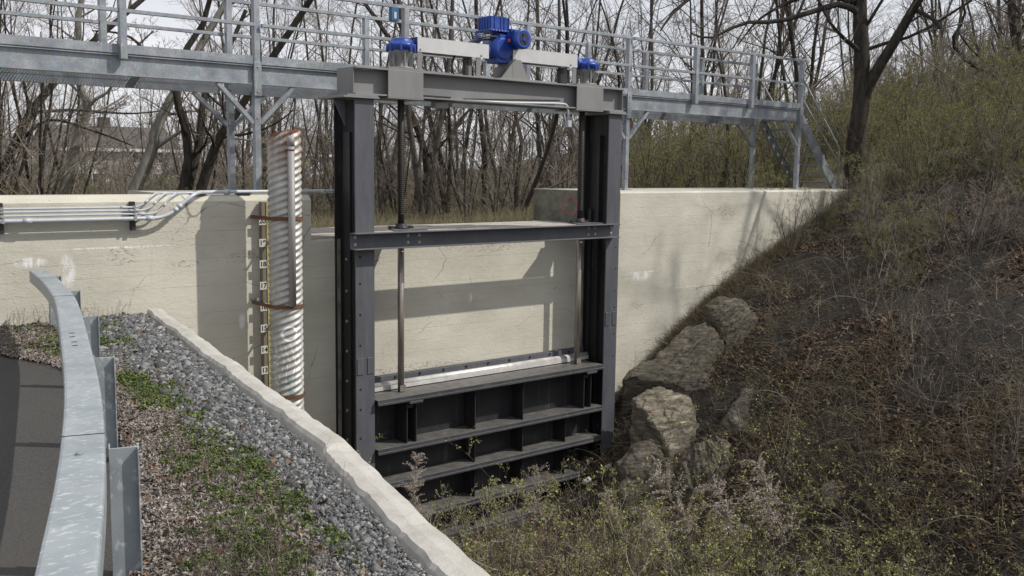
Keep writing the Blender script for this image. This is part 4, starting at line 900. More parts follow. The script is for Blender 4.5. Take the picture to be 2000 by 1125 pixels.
# nearer, recognisable trunks (photo column, metres from the camera)
trees([('tall1', 835, 31, .95), ('tall0', 950, 36, 1.0), ('tall2', 880, 33, .8), ('lean0', 1010, 30, .95), ('slim0', 905, 40, 1.1), ('tall1', 1065, 42, 1.1), ('slim0', 800, 33, 1.1), ('tall0', 1120, 44, .9),
       ('tall0', 1385, 38, .9), ('tall1', 1260, 48, 1.0), ('lean0', 1150, 37, .9), ('tall2', 640, 44, .9), ('slim0', 600, 38, 1.0), ('tall0', 560, 52, 1.0), ('slim1', 745, 34, 1.1),
       ('tall0', 1945, 47, .8), ('lean0', 1900, 42, .8), ('tall2', 1830, 55, .8), ('tall1', 1560, 45, .9), ('tall0', 1500, 52, 1.0), ('tall0', 1985, 38, .7), ('slim0', 1440, 40, 1.0),
       ('tall2', 10, 38, .9), ('slim0', 60, 44, 1.0), ('slim2', 60, 27, 1.0), ('slim2', 130, 30, 1.0), ('tall1', 470, 42, .9), ('slim2', -20, 26, 1.1), ('slim1', 520, 34, 1.0)])
spec = []
kk = ['tall0', 'tall1', 'tall2', 'slim0', 'slim1', 'lean0', 'slim2']
for i, px in enumerate(np.linspace(-60, 2060, 19)):
    spec.append((kk[rt.integers(0, 7)], px + rt.uniform(-30, 30), rt.uniform(38, 60) if px > 420 else rt.uniform(60, 85), rt.uniform(.75, 1.05)))
for i, px in enumerate(np.linspace(-60, 2060, 16)):
    spec.append((kk[rt.integers(0, 5)], px + rt.uniform(-30, 30), rt.uniform(62, 88) + (25 if px < 420 else 0), rt.uniform(.8, 1.1)))
trees(spec)
# low bare thicket trees right behind the wall
spec = []
for px in list(np.linspace(560, 1220, 14)):
    spec.append(('slim2' if rt.random() < .6 else 'slim1', px + rt.uniform(-20, 20), rt.uniform(28, 42), rt.uniform(.5, .8)))
for px in (-30, 20, 70, 400, 470, 540): spec.append(('slim2', px + rt.uniform(-20, 20), rt.uniform(24, 36), rt.uniform(.55, .9)))
trees(spec, 'thicket of young bare trees')
# far-off wood: one mass of distant stems and twigs
def mass(name, label, cat, n, dist, hgt, seed, mats, r, span=(-150, 2150)):
    rg = np.random.default_rng(seed); px = rg.uniform(*span, n); dd = rg.uniform(*dist, n); P = np.array([pos(a_, c_) for a_, c_ in zip(px, dd)]); z = hz(P[:, 0], P[:, 1]) - .3
    p = np.column_stack([P, z]); d = nrm(np.column_stack([rg.normal(0, .12, (n, 2)), np.ones(n)])); L0 = rg.uniform(*hgt, n); P0 = walk(rg, p, d, L0, 7, .06, .02); R0 = (L0 * r)[:, None] * np.linspace(1, .15, 7)[None]
    P1, R1, L1 = spawn(rg, P0, R0, 16, .12, 1, .28, .75, .12, .08, 5, .45, L0, .012); P2, R2, L2 = spawn(rg, P1, R1, 6, .1, 1, .5, .7, .14, .05, 4, .5, L1, .008)
    P3, R3, L3 = spawn(rg, P2, R2, 3, .1, 1, .5, .7, .14, .05, 3, .6, L2, .006)
    V, F, I = merge([(*tubes(P0, R0, 5), 0), (*tubes(P1, R1, 3), 1), (*tubes(P2, R2, 3), 1), (*tubes(P3, R3, 3), 1)])
    return tag(addo(name, mesh_np(name, V, F, [M[q] for q in mats], I)), label, cat, None, 'stuff')
mass('distant_wood', 'grey brown mass of far bare woodland filling the horizon', 'woodland', 300, (90, 165), (7, 12), 5, ('bark2', 'twig2'), .010)
mass('woodland_undergrowth', 'brown tangle of bare saplings at the foot of the woodland', 'undergrowth', 1300, (30, 85), (1.0, 3.6), 6, ('bark2', 'twig2'), .007)

# ------------------------------------------------------------------ particular trees
# big dark forked tree at the right wall end
def wp(px, py, dist):
    r = MM @ np.array([px - 1000, -(py - 562.5), -1944.0]); return CAM + r / np.hypot(r[0], r[1]) * dist
def custom_tree(name, label, dist, stems, seed, bark='bark', twig='twig', dens=1, low=.3, rmin=.0045, wig=.12, up=.05, rf1=.36):
    """stems: list of (pixel polyline with distance offsets, r0, r1)"""
    tp = [([wp(px, py, dist + dz) for (px, py, dz) in pts], a_, c_) for pts, a_, c_ in stems]; base = tp[0][0][0].copy()
    tp = [([p - base for p in pts], a_, c_) for pts, a_, c_ in tp]
    me = tree_meshes(name, seed, 1, .1, 1, dens=dens, twig=twig, bark=bark, rmin=rmin, low=low, wig=wig, up=up, rf1=rf1, trunkpts=tp)
    o = thing('bare_tree', label, 'tree', tuple(base)); addo('trunk', me[0], o); addo('crown', me[1], o); return o
D0 = 25.6
custom_tree('big', 'big dark forked tree standing at the right end of the concrete wall', D0,
  [([(1664, 440, 0), (1664, 390, 0), (1668, 300, 0), (1682, 200, 0), (1684, 120, 0), (1680, 40, .1), (1678, -60, .2), (1670, -220, .4), (1660, -420, .6)], .245, .12),
   ([(1685, 195, 0), (1705, 150, -.1), (1745, 85, -.3), (1785, 15, -.5), (1830, -60, -.8), (1880, -170, -1.2)], .15, .07),
   ([(1672, 22, 0), (1640, 8, -.3), (1590, 22, -.8), (1520, 42, -1.4), (1450, 45, -2), (1390, 75, -2.4), (1350, 65, -2.8)], .085, .018),
   ([(1672, 5, 0), (1600, -10, .5), (1540, 5, 1.0), (1480, 40, 1.6), (1440, 90, 2.0)], .07, .015),
   ([(1785, 18, -.5), (1805, 28, -.6), (1825, 40, -.8), (1835, 55, -1.0)], .055, .035),
   ([(1684, -60, 0), (1560, -90, -1), (1440, -60, -2), (1330, 10, -3), (1290, 60, -3.4)], .10, .018),
   ([(1690, -80, 0), (1780, -120, -1), (1880, -90, -2), (1960, -20, -2.6), (2010, 60, -3)], .10, .018)], 31, dens=.75, low=.5, rf1=.28)
custom_tree('right', 'dark bare tree with crooked limbs at the right picture edge', 36,
  [([(1985, 330, 0), (1975, 200, 0), (1985, 100, 0), (1975, 0, 0), (1990, -140, 0)], .19, .09),
   ([(1985, 150, 0), (1940, 145, -.3), (1890, 120, -.6), (1860, 80, -1), (1885, 30, -1.2), (1870, -30, -1.4)], .09, .03),
   ([(2060, 145, -1), (2010, 145, -1), (1960, 140, -1.2), (1905, 105, -1.6), (1870, 60, -2)], .09, .02)], 32, dens=.75, low=.2)
custom_tree('pale', 'smooth pale grey leaning trunk rising behind the left wall', 26,
  [([(250, 400, 0), (270, 355, 0), (300, 285, 0), (301, 262, 0), (325, 210, 0), (345, 175, .1), (375, 120, .2), (420, 40, .4), (470, -40, .6)], .16, .075),
   ([(302, 290, 0), (330, 272, -.2), (360, 255, -.4), (400, 262, -.6), (470, 272, -.9), (540, 283, -1.2)], .05, .014)], 33, bark='pale', twig='twig2', dens=.6, low=.3)
custom_tree('winding', 'pale winding trunk behind the left wall, farthest left', 28,
  [([(118, 400, 0), (135, 330, 0), (152, 270, 0), (172, 215, 0), (165, 190, 0), (155, 165, 0), (160, 130, .1), (150, 60, .2), (165, -30, .3)], .14, .07),
   ([(172, 213, 0), (185, 195, -.2), (215, 175, -.3), (240, 120, -.5), (300, 60, -.8)], .05, .02)], 34, bark='pale', twig='twig2', dens=.6, low=.35)
custom_tree('multi', 'dark many-stemmed tree behind the wall left of the bridge leg', 25,
  [([(350, 395, 0), (368, 320, 0), (362, 250, 0), (345, 190, 0), (350, 120, 0), (400, 40, 0), (420, -60, 0)], .13, .05),
   ([(360, 395, 0), (385, 300, .2), (392, 250, .3), (400, 180, .5), (440, 110, .6), (480, 20, .8)], .11, .045),
   ([(385, 395, 0), (405, 330, -.2), (430, 265, -.4), (450, 240, -.5), (520, 130, -.8), (600, 10, -1.1), (640, -60, -1.4)], .13, .06),
   ([(345, 185, 0), (300, 120, .3), (250, 70, .6), (180, 60, 1.0)], .06, .015)], 35, dens=.75, low=.2)
custom_tree('leftlean', 'dark leaning tree with long limbs across the far left background', 27,
  [([(-20, 420, 0), (20, 300, 0), (60, 220, 0), (100, 170, 0), (150, 110, .2), (230, 40, .4), (300, -20, .6)], .12, .06),
   ([(20, 300, 0), (90, 235, -.3), (180, 255, -.5), (260, 285, -.8)], .05, .014), ([(60, 220, 0), (150, 215, .3), (250, 222, .6), (330, 215, 1)], .045, .012)], 36, dens=.75, low=.2)
custom_tree('diag', 'dark slanting tree trunk behind the railing left of the blue gearbox', 34,
  [([(820, 430, 0), (835, 330, 0), (815, 250, 0), (790, 190, 0), (775, 100, 0), (700, -10, 0)], .15, .06), ([(835, 330, 0), (860, 250, .3), (880, 170, .6), (885, 60, 1)], .07, .03)], 37, dens=.7, low=.2)
custom_tree('young', 'short black crooked tree behind the wall between the bridge legs', 28,
  [([(1400, 385, 0), (1418, 330, 0), (1422, 270, 0), (1420, 225, 0), (1415, 170, 0), (1400, 100, .3)], .075, .03), ([(1420, 292, 0), (1405, 280, -.2), (1380, 276, -.3), (1350, 250, -.5)], .03, .010)], 38, dens=.55, low=.25)

# ------------------------------------------------------------------ shrubs on the hill
rs = np.random.default_rng(41); done = 0
sl_ = {'olive0': 'tall yellow green budding shrub in the thicket on the hill', 'olive1': 'rounded yellow green budding shrub in the thicket on the hill', 'brown0': 'brown leafless shrub in the thicket on the hill'}
def shrub_at(k, px, dist, sc, grp='shrubs on the hill behind the wall'):
    x, y = pos(px, dist)
    plant(k, SH[k], 'shrub', sl_[k], 'shrub', x, y, float(hz(x, y)) - .1, rs.uniform(0, 6.28), sc, grp + ' ' + k, ('stems', 'twigs'))
for px in np.linspace(1235, 2060, 26):
    for dist in (29, 36, 45):
        if 1540 < px < 1720: dist = max(dist, 32)
        if px > 1720: dist = dist * .93
        shrub_at(('olive0', 'olive1', 'olive0', 'brown0')[rs.integers(0, 4)], px + rs.uniform(-22, 22), dist + rs.uniform(-3, 3), rs.uniform(.75, 1.1))
for px in np.linspace(1700, 2060, 9): shrub_at(('olive0', 'olive1', 'brown0')[rs.integers(0, 3)], px + rs.uniform(-20, 20), rs.uniform(23.5, 26), rs.uniform(.55, .8))
for px in np.linspace(20, 560, 9): shrub_at(('olive0', 'brown0', 'olive1')[rs.integers(0, 3)], px + rs.uniform(-22, 22), rs.uniform(24, 30), rs.uniform(.6, .9))
for px in np.linspace(740, 1230, 10): shrub_at(('olive1', 'brown0', 'olive1')[rs.integers(0, 3)], px + rs.uniform(-22, 22), rs.uniform(38, 55), rs.uniform(.4, .7))
# twiggy young shrubs on the bank itself
TT['bank0'] = tree_meshes('k0', 51, 3.0, .014, 7, dens=.42, low=.18, rmin=.0016, twig='twig2', bark='bark2', spread=.55, wig=.09)
TT['bank1'] = tree_meshes('k1', 52, 2.2, .010, 6, dens=.40, low=.15, rmin=.0014, twig='cane', bark='bark2', spread=.8, wig=.12)
bl = {'bank0': 'thin upright leafless shrub growing on the dark bank', 'bank1': 'sprawling leafless shrub growing on the dark bank'}
for (k, px, dist, sc) in (('bank0', 1790, 17, 1.0), ('bank0', 1860, 15.5, .9), ('bank1', 1930, 16, 1.0), ('bank0', 1980, 14, .9), ('bank1', 1700, 18.5, 1.0), ('bank1', 1560, 17.5, .8), ('bank0', 1740, 21, .8), ('bank1', 1620, 15.5, .7), ('bank1', 1480, 16.8, .6), ('bank1', 1830, 13, .7), ('bank0', 1900, 19.5, 1.0), ('bank1', 1760, 14.5, .8)):
    x, y = pos(px, dist); plant(k, TT[k], 'bank_shrub', bl[k], 'shrub', x, y, float(hz(x, y)) - .05, rs.uniform(0, 6.28), sc, 'leafless shrubs on the bank ' + k, ('stems', 'twigs'))
for i, px in enumerate(np.linspace(1500, 2040, 34)):
    k = ('brown0', 'olive1', 'olive0')[rs.integers(0, 3)]; x, y = pos(px + rs.uniform(-15, 15), rs.uniform(15.5, 24))
    if x - .1 * y < 16.8: continue
    plant(k, SH[k], 'shrub', {'olive0': 'small yellow green budding shrub low on the open bank', 'olive1': 'small rounded budding shrub low on the open bank', 'brown0': 'small brown leafless shrub low on the open bank'}[k], 'shrub', x, y, float(hz(x, y)) - .05, rs.uniform(0, 6.28), rs.uniform(.35, .62), 'small shrubs on the bank ' + k, ('stems', 'twigs'))
SH['near0'] = tree_meshes('c0', 56, 2.3, .008, 9, dens=.46, low=.12, rmin=.0019, twig='lcane', bark='bark2', spread=.7, budn=2, bsz=.019, wig=.11)
SH['near1'] = tree_meshes('c1', 57, 1.9, .007, 10, dens=.44, low=.12, rmin=.0019, twig='lcane', bark='bark2', spread=.9, budn=1, bsz=.017, wig=.14)
nl = {'near0': 'loose shrub of thin canes dotted with fresh green leaves in the channel foreground', 'near1': 'sprawling reddish twigged shrub with few young leaves in the channel foreground'}
for (px, dist, k, sc) in ((905, 12.6, 'near1', .62), (975, 11.8, 'near0', .75), (1050, 12.6, 'near1', .75), (1110, 11.6, 'near0', .8), (1180, 12.4, 'near1', .8), (1250, 11.6, 'near0', .8), (1335, 11.8, 'near1', .75), (1420, 11.2, 'near0', .8), (1510, 11.4, 'near0', .75), (1600, 10.8, 'near1', .8), (1680, 11.2, 'near0', .8), (1770, 10.6, 'near0', .8), (1860, 11.0, 'near1', .75), (1950, 10.4, 'near0', .8), (1290, 10.4, 'near0', .8), (1700, 9.8, 'near0', .7), (1480, 10.0, 'near1', .8), (1900, 9.6, 'near0', .7), (845, 13.2, 'near1', .6)):
    x, y = pos(px, dist); plant(k, SH[k], 'budding_shrub', nl[k], 'shrub', x, y, float(hz(x, y)) - .05, rs.uniform(0, 6.28), sc * (1.45 if px < 1400 else 1.25), 'budding shrubs in the channel ' + k, ('stems', 'twigs'))
# trees standing beside the viewer whose shadows fall on the bank and the right wall
TT['near'] = tree_meshes('near', 55, 16, .17, 1, dens=.95, low=.36, rmin=.004, rf1=.38)
for i, (x, y, k, sc) in enumerate(((24.9, -6.5, 'near', 1.0), (27.5, -11, 'near', .9), (31.5, -8.5, 'near', .9))):
    plant(k, TT[k], 'bare_tree', 'tall bare tree on the near bank outside the right of the picture', 'tree', x, y, float(hz(x, y)) - .1, i * 1.3, sc, 'bare trees on the near bank')

# ------------------------------------------------------------------ rocks
import bmesh
def rock(label, c, size, rot, seed, strat=.10, tilt=(0, .3, 0)):
    bm = bmesh.new(); bmesh.ops.create_icosphere(bm, subdivisions=6, radius=1); me = bpy.data.meshes.new('rock'); bm.to_mesh(me); bm.free()
    V = np.zeros(len(me.vertices) * 3); me.vertices.foreach_get('co', V); V = V.reshape(-1, 3); rg = np.random.default_rng(seed); V0 = V.copy()
    for k in range(11):                                            # plane cuts give facets
        nn = nrm(rg.normal(0, 1, 3)); off = rg.uniform(.52, .8); d = V @ nn - off; V = V - np.maximum(d, 0)[:, None] * nn * .93
    V = V * np.array(size); s = seed * 7.3
    tl = Matrix.Rotation(tilt[0], 3, 'X') @ Matrix.Rotation(tilt[1], 3, 'Y'); T = np.array(tl); q = V @ T.T
    lay = q[:, 2] / .11 + .8 * fbm(q[:, 0] * 1.5 + s, q[:, 1] * 1.5)
    step = (np.floor(lay) + np.clip((lay - np.floor(lay)) * 2.2, 0, 1)); out = nrm(V0); amt = vnoise(np.floor(lay) * 3.7 + s, np.zeros(len(V)) + s) * strat * .5
    V = V + out * (amt + .07 * fbm(V[:, 0] * 2 + s, V[:, 1] * 2, V[:, 2] * 2) + .014 * fbm(V[:, 0] * 11, V[:, 1] * 11, V[:, 2] * 18))[:, None]
    me.vertices.foreach_set('co', V.astype(np.float32).ravel()); me.materials.append(M['rock']); me.update()
    o = addo('rock', me, None, c); o.rotation_euler = rot; tag(o, label, 'rock'); return o
def onray(px, py, dist, up=0): p = wp(px, py, dist); return (p[0], p[1], p[2] + up)
def hit(px, py):
    r = nrm(MM @ np.array([px - 1000, -(py - 562.5), -1944.0]))
    for t_ in np.arange(5, 60, .05):
        p = CAM + r * t_
        if p[2] < float(np.interp(p[0] - .10 * min(p[1], 0), BX, BZ)): return p
    return p
def rk(label, px, py, size, rot, seed, sink=.2, strat=.1, tilt=(0, .3, 0)):
    p = hit(px, py); return rock(label, (p[0], p[1], p[2] - sink), size, rot, seed, strat, tilt)
def slab(label, outline, at, pull, normal, thick, seed, flare=.12, grain=(1, .3, 0), mt='rock'):
    n0 = nrm(np.array(normal, float)); p0 = hit(*at); p0 = p0 + nrm(CAM - p0) * pull; O = []
    for (px, py) in outline:
        d = MM @ np.array([px - 1000, -(py - 562.5), -1944.0]); t_ = ((p0 - CAM) @ n0) / (d @ n0); O.append(CAM + d * t_)
    O = np.array(O); C0 = O.mean(0); K_ = 150; cl = np.vstack([O, O[:1]]); L_ = np.concatenate([[0], np.cumsum(np.linalg.norm(np.diff(cl, axis=0), axis=1))]); tt = np.linspace(0, L_[-1], K_, endpoint=False)
    E_ = np.stack([np.interp(tt, L_, cl[:, q]) for q in range(3)], -1); s = seed * 5.1
    E_ = E_ + nrm(E_ - C0) * (.05 * fbm(E_[:, 0] * 4 + s, E_[:, 1] * 4 + E_[:, 2] * 4))[:, None]
    g = nrm(np.cross(n0, nrm(np.array(grain, float)))); rings = []; nt_, ns_ = 34, 44
    for k in range(nt_):
        u = (k / (nt_ - 1)) ** .8; Q = C0 + (E_ - C0) * u; cr = Q @ g
        st = .030 * np.floor(cr / .10 + 2.0 * fbm(Q[:, 0] * 1.1 + s, Q[:, 1] * 1.1, Q[:, 2])) % .06
        h = .07 * fbm(Q[:, 0] * 1.3 + s, Q[:, 1] * 1.3, Q[:, 2] * 1.3) + .005 * np.sin(cr * 75 + 5 * fbm(Q[:, 0] * 2, Q[:, 1] * 2)) + .014 * fbm(Q[:, 0] * 12, Q[:, 1] * 12, Q[:, 2] * 12) + st - .05 * u ** 8
        rings.append(Q + n0 * h[:, None])
    out = nrm((E_ - C0) - ((E_ - C0) @ n0)[:, None] * n0)
    for k in range(1, ns_ + 1):
        u = k / ns_; lay = np.floor(u * thick / .07 + .7 * fbm(E_[:, 0] * 1.5 + s, E_[:, 1] * 1.5)); ledge = .045 * vnoise(lay * 3.1 + s, E_[:, 0] * 1.2, E_[:, 1] * 1.2)
        Q = E_ - n0 * .05 + np.array([0, 0, -1.0]) * (thick * u) + out * (flare * u + ledge + .03 * fbm(E_[:, 0] * 5, E_[:, 1] * 5, E_[:, 2] * 5 - u * thick * 5))[:, None]; rings.append(Q)
    V = np.concatenate(rings); nr = len(rings); i = np.arange(nr * K_).reshape(nr, K_); jj = np.roll(i, -1, 1); F = np.stack([i[:-1], i[1:], jj[1:], jj[:-1]], -1).reshape(-1, 4)
    return tag(addo('rock', mesh_np('rock', V - C0, [F], M[mt]), None, tuple(C0)), label, 'rock')
slab('broad brown layered rock slab sloping against the wall foot right of the gate', [(1219, 742), (1232, 716), (1270, 700), (1300, 676), (1340, 640), (1378, 628), (1412, 660), (1425, 715), (1428, 750), (1395, 768), (1340, 760), (1290, 748), (1248, 735)], (1330, 712), .45, (-.50, -.33, .80), 1.5, 1, .10, (1, -.2, .5))
slab('upper brown rock slab half buried in the bank', [(1376, 596), (1400, 580), (1450, 585), (1482, 620), (1478, 665), (1440, 690), (1412, 660), (1388, 625)], (1430, 640), .22, (-.55, -.35, .75), .9, 2, .08, (1, -.2, .6))
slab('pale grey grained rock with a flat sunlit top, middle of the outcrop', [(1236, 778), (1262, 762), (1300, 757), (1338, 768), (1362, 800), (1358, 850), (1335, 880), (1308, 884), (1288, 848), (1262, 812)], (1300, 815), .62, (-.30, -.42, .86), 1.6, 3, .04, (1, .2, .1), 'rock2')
slab('small grey rock tilted below the flat pale rock', [(1326, 905), (1352, 868), (1400, 850), (1425, 868), (1412, 905), (1385, 935), (1350, 952), (1325, 940)], (1375, 905), .55, (-.62, -.55, .55), 1.2, 4, .08, (.3, .6, .6))
slab('big dark rock beside the right foot of the gate', [(1208, 905), (1235, 872), (1272, 860), (1300, 885), (1318, 930), (1330, 985), (1290, 1020), (1238, 1015), (1208, 965)], (1262, 940), .55, (-.62, -.62, .45), 1.3, 5, .10, (.4, -.3, .8))
rk('low dark rock in the brambles at the right end of the outcrop', 1460, 790, (.7, .5, .35), (.2, -.4, .3), 9, .22)
rk('low rock lying in the brambles right of the outcrop', 1640, 950, (.38, .3, .2), (.2, -.3, .3), 6, .1)
rock('small pale rock at the foot of the curb at the bottom edge', (3.55, -8.7, -5.2), (.5, .5, .4), (0, 0, 0), 7)
rk('small grey stone lying high on the leafy bank', 1865, 795, (.14, .12, .08), (.2, 0, .3), 8, .02)

# ------------------------------------------------------------------ ground cover, each one countless
rg = np.random.default_rng(77)
def ground_pts(n, z_of=hz, x=(12, 34), y=(-12, -.1)):
    X = rg.uniform(*x, n); Y = rg.uniform(*y, n); return X, Y
def in_view(X, Y, Z, m_=60):
    v = (np.stack([X, Y, Z], -1) - CAM) @ MM; px = 1000 + v[:, 0] / -v[:, 2] * 1944; py = 562.5 - v[:, 1] / -v[:, 2] * 1944; return (v[:, 2] < 0) & (px > -m_) & (px < 2000 + m_) & (py > -m_) & (py < 1125 + m_ * 2), -v[:, 2]
def cover(n, x, y, prefer=True, dref=9.0, ext=0):
    X, Y = ground_pts(n, x=x, y=y); Z = hz(X, Y); ok, dp = in_view(X, Y, Z, 60 + ext); k = ok & (X > curbx(Y) + .15)
    if prefer: k &= rg.random(n) < np.clip((dref * 1.6 / np.maximum(dp, 1)) ** 2, 0, 1)
    return X[k], Y[k], Z[k]
def blades(X, Y, Z, L, r, seed, lean=.6, droop=-.12, K=4, wig=.12, upb=1.0):
    g_ = np.random.default_rng(seed); n = len(X); p = np.column_stack([X, Y, Z - .02]); d = nrm(np.column_stack([g_.normal(0, lean, (n, 2)), np.full(n, upb)])); Ln = L * g_.uniform(.5, 1.3, n)
    P = walk(g_, p, d, Ln, K, wig, droop); Rr_ = r * g_.uniform(.6, 1.3, n)[:, None] * np.linspace(1, .35, K)[None]; return P, Rr_, Ln
# fallen leaves over the bank
X, Y, Z = cover(330000, (8, 34), (-12, -.05)); dz = fbm(X * 1.1, Y * 1.1); k = rg.random(len(X)) < np.clip(.16 + .6 * dz, .03, 1); X, Y, Z = X[k], Y[k], Z[k]
V, F = quads(rg, np.column_stack([X, Y, Z + rg.uniform(0, .05, len(X))]), .052, 1.5, .45, .3)
tag(addo('leaf_litter', mesh_np('leaf_litter', V, [F], M['litter'])), 'fallen brown leaves scattered over the bank', 'fallen leaves', None, 'stuff')
# dry grass
X, Y, Z = cover(230000, (8, 34), (-12, -.05)); dz = fbm(X * .9 + 9, Y * .9); k = rg.random(len(X)) < np.clip(.26 + .6 * dz, .05, 1) * np.clip((np.hypot(X, Y - CAM[1]) - 11.5) / 3.5, .12, 1); X, Y, Z = X[k], Y[k], Z[k]
P_, R_, L_ = blades(X, Y, Z, .42, .0038, 5, .9, -.22, 5); V, F = tubes(P_, R_, 3); tag(addo('dry_grass', mesh_np('dry_grass', V, [F], M['straw'])), 'dry tan grass matted over the bank', 'dry grass', None, 'stuff')
X_ = rg.uniform(8, 60, 160000); Y_ = rg.uniform(2.2, 45, 160000); Z_ = hz(X_, Y_); ok, dp = in_view(X_, Y_, Z_); ok &= rg.random(160000) < np.clip((28 / dp) ** 1.5, 0, 1); X_, Y_, Z_ = X_[ok], Y_[ok], Z_[ok]
P_, R_, L_ = blades(X_, Y_, Z_, .38, .006, 15, .5, -.08, 3); V, F = tubes(P_, R_, 3); tag(addo('meadow_grass', mesh_np('meadow_grass', V, [F], M['olive'])), 'yellow green rough grass on the woodland floor behind the wall', 'grass', None, 'stuff')
X_ = rg.uniform(13.4, 21.5, 9000); Y_ = -.02 - np.abs(rg.normal(0, .22, 9000)); P_, R_, L_ = blades(X_, Y_, hz(X_, Y_), .26, .0032, 25, .7, -.15, 5); V, F = tubes(P_, R_, 3)
tag(addo('edge_grass', mesh_np('edge_grass', V, [F], M['straw'])), 'dry grass fringe where the bank meets the concrete wall', 'dry grass', None, 'stuff')
# green grass and moss tufts here and there
X, Y, Z = cover(120000, (8, 34), (-12, -.02)); dz = fbm(X * .7 + 3, Y * .7 + 5); k = (rg.random(len(X)) < np.clip(.9 * dz - .05, 0, 1)); X, Y, Z = X[k], Y[k], Z[k]
P_, R_, L_ = blades(X, Y, Z, .16, .0028, 6, .6, -.1, 4); V, F = tubes(P_, R_, 3); tag(addo('green_grass', mesh_np('green_grass', V, [F], M['olive'])), 'patches of dull green grass on the bank', 'grass', None, 'stuff')
# brambles: arching canes with side twigs, greening with small leaves lower down
def brambles(name, label, n, x, y, L, seed, leafn, mats, r=.0042, dens=lambda X, Y: .5, lean=.8, per=5):
    X, Y, Z = cover(n, x, y, ext=250); k = rg.random(len(X)) < dens(X, Y); X, Y, Z = X[k], Y[k], Z[k]
    g_ = np.random.default_rng(seed); P0, R0, L0 = blades(X, Y, Z, L, r, seed, lean, -.16, 9, .10)
    P1, R1, L1 = spawn(g_, P0, R0, per, .25, 1, .36, .7, .14, -.02, 5, .62, L0, .0021); P2, R2, L2 = spawn(g_, P1, R1, 2, .2, 1, .5, .7, .14, 0, 3, .65, L1, .0018)
    parts = [(*tubes(P0, R0, 4), 0), (*tubes(P1, R1, 3), 0), (*tubes(P2, R2, 3), 0)]
    if leafn: parts.append((*leaves(g_, P2, leafn, .019, .012), 1)); parts.append((*leaves(g_, P1, leafn, .021, .012), 1))
    V, F, I = merge(parts); print(name, len(P0), len(V)); return tag(addo(name, mesh_np(name, V, F, [M[q] for q in mats], I)), label, 'brambles', None, 'stuff')
def gf(X, Y): return 1 - .85 * np.clip((Y + 4.6) / 1.2, 0, 1) * np.clip((12.9 - X) / .8, 0, 1)
def toe(X, Y): s = X - .10 * Y; dc = np.hypot(X - CAM[0], Y - CAM[1]); return np.maximum(np.clip((13.4 - s) / 1.6, 0, 1), np.clip((13.6 - dc) / 1.6, 0, 1)) * np.clip((-Y - .9) / 1.5, 0, 1)
brambles('budding_brambles', 'tangled brambles with small fresh green leaves filling the channel bottom', 26000, (3.5, 20), (-12, -.9), 1.45, 61, 5, ('cane', 'bud'), .0045, lambda X, Y: .14 * gf(X, Y) * toe(X, Y) * np.clip(.65 + .7 * fbm(X * .6, Y * .6), .15, 1.2))
brambles('tall_canes', 'long arching canes with small green leaves rising from the channel in front', 5200, (3.2, 16), (-12.5, -1.2), 2.3, 65, 5, ('cane', 'bud'), .0056, lambda X, Y: .24 * gf(X, Y) ** 2 * toe(X, Y) * np.clip(.7 + .8 * fbm(X * .5 + 3, Y * .5), .1, 1.3), .75, 7)
brambles('gate_foot_scrub', 'tangled reddish brown scrub standing before the lower gate ribs', 700, (5.6, 11), (-4.5, -1.6), 1.1, 66, 1, ('cane', 'bud'), .005, lambda X, Y: .55 * np.clip(.5 + .9 * fbm(X * .9 + 3, Y * .9), .05, 1.3), .6, 8)
brambles('bank_brambles', 'dry leafless brambles trailing over the bank', 20000, (11, 33), (-12, -.3), 1.2, 62, 0, ('cane',), .0046, lambda X, Y: .13 * (1 - .8 * toe(X, Y)), 1.1)
brambles('wiry_scrub', 'fine pale wiry twigs across the bank', 20000, (11, 33), (-12, -.3), .8, 63, 0, ('scrub',), .0034, lambda X, Y: .20 * np.clip(.4 + fbm(X * .8 + 4, Y * .8), .1, 1.2), 1.0)
brambles('leafy_sprays', 'thin budding sprays along the lower bank', 12000, (9, 24), (-12, -3), 1.2, 64, 2, ('twig2', 'bud'), .003, lambda X, Y: .07 * np.clip(.2 + fbm(X * .8 + 14, Y * .8), 0, 1.2), .7)
# dried goldenrod plumes
def plume_mesh(seed, H=1.3):
    g_ = np.random.default_rng(seed); P0 = walk(g_, np.zeros((1, 3)), nrm(np.array([[.45, .1, 1.]])), np.array([H]), 12, .04, -.035); R0 = np.linspace(.0042, .0012, 12)[None]
    P1, R1, L1 = spawn(g_, P0, R0, 44, .50, 1, .26, .75, .06, -.12, 6, .6, np.array([H]), .0024); P2, R2, L2 = spawn(g_, P1, R1, 9, .1, 1, .22, 1.0, .2, .05, 3, .6, L1, .0020)
    c = (P1[:, 1:].reshape(-1, 3)[:, None] + g_.normal(0, .006, (len(P1) * 5, 5, 3))).reshape(-1, 3); V2, F2 = quads(g_, c, .0125, 1.4, 0, .3)
    st = mesh_np('st', *(lambda a: (a[0], [a[1]]))(tubes(P0, R0, 5)), M['cane'], smooth=True); V, F, I = merge([(*tubes(P1, R1, 3), 0), (*tubes(P2, R2, 3), 0), (V2, F2, 0)]); return st, mesh_np('hd', V, F, [M['plume']], I)
PL = [plume_mesh(71), plume_mesh(72, 1.1), plume_mesh(73, 1.5)]
def plume(px, py, dist, k, rz, sc, label):
    p = wp(px, py, dist); z = float(hz(p[0], p[1])); o = thing('dried_goldenrod', label, 'dried plant', (p[0], p[1], min(z, p[2]) if False else p[2] - PLH[k] * sc), 'dried goldenrod stalks'); o.rotation_euler = (0, 0, rz); o.scale = (sc,) * 3; addo('stalk', PL[k][0], o); addo('seed_head', PL[k][1], o)
PLH = [1.2, 1.0, 1.4]
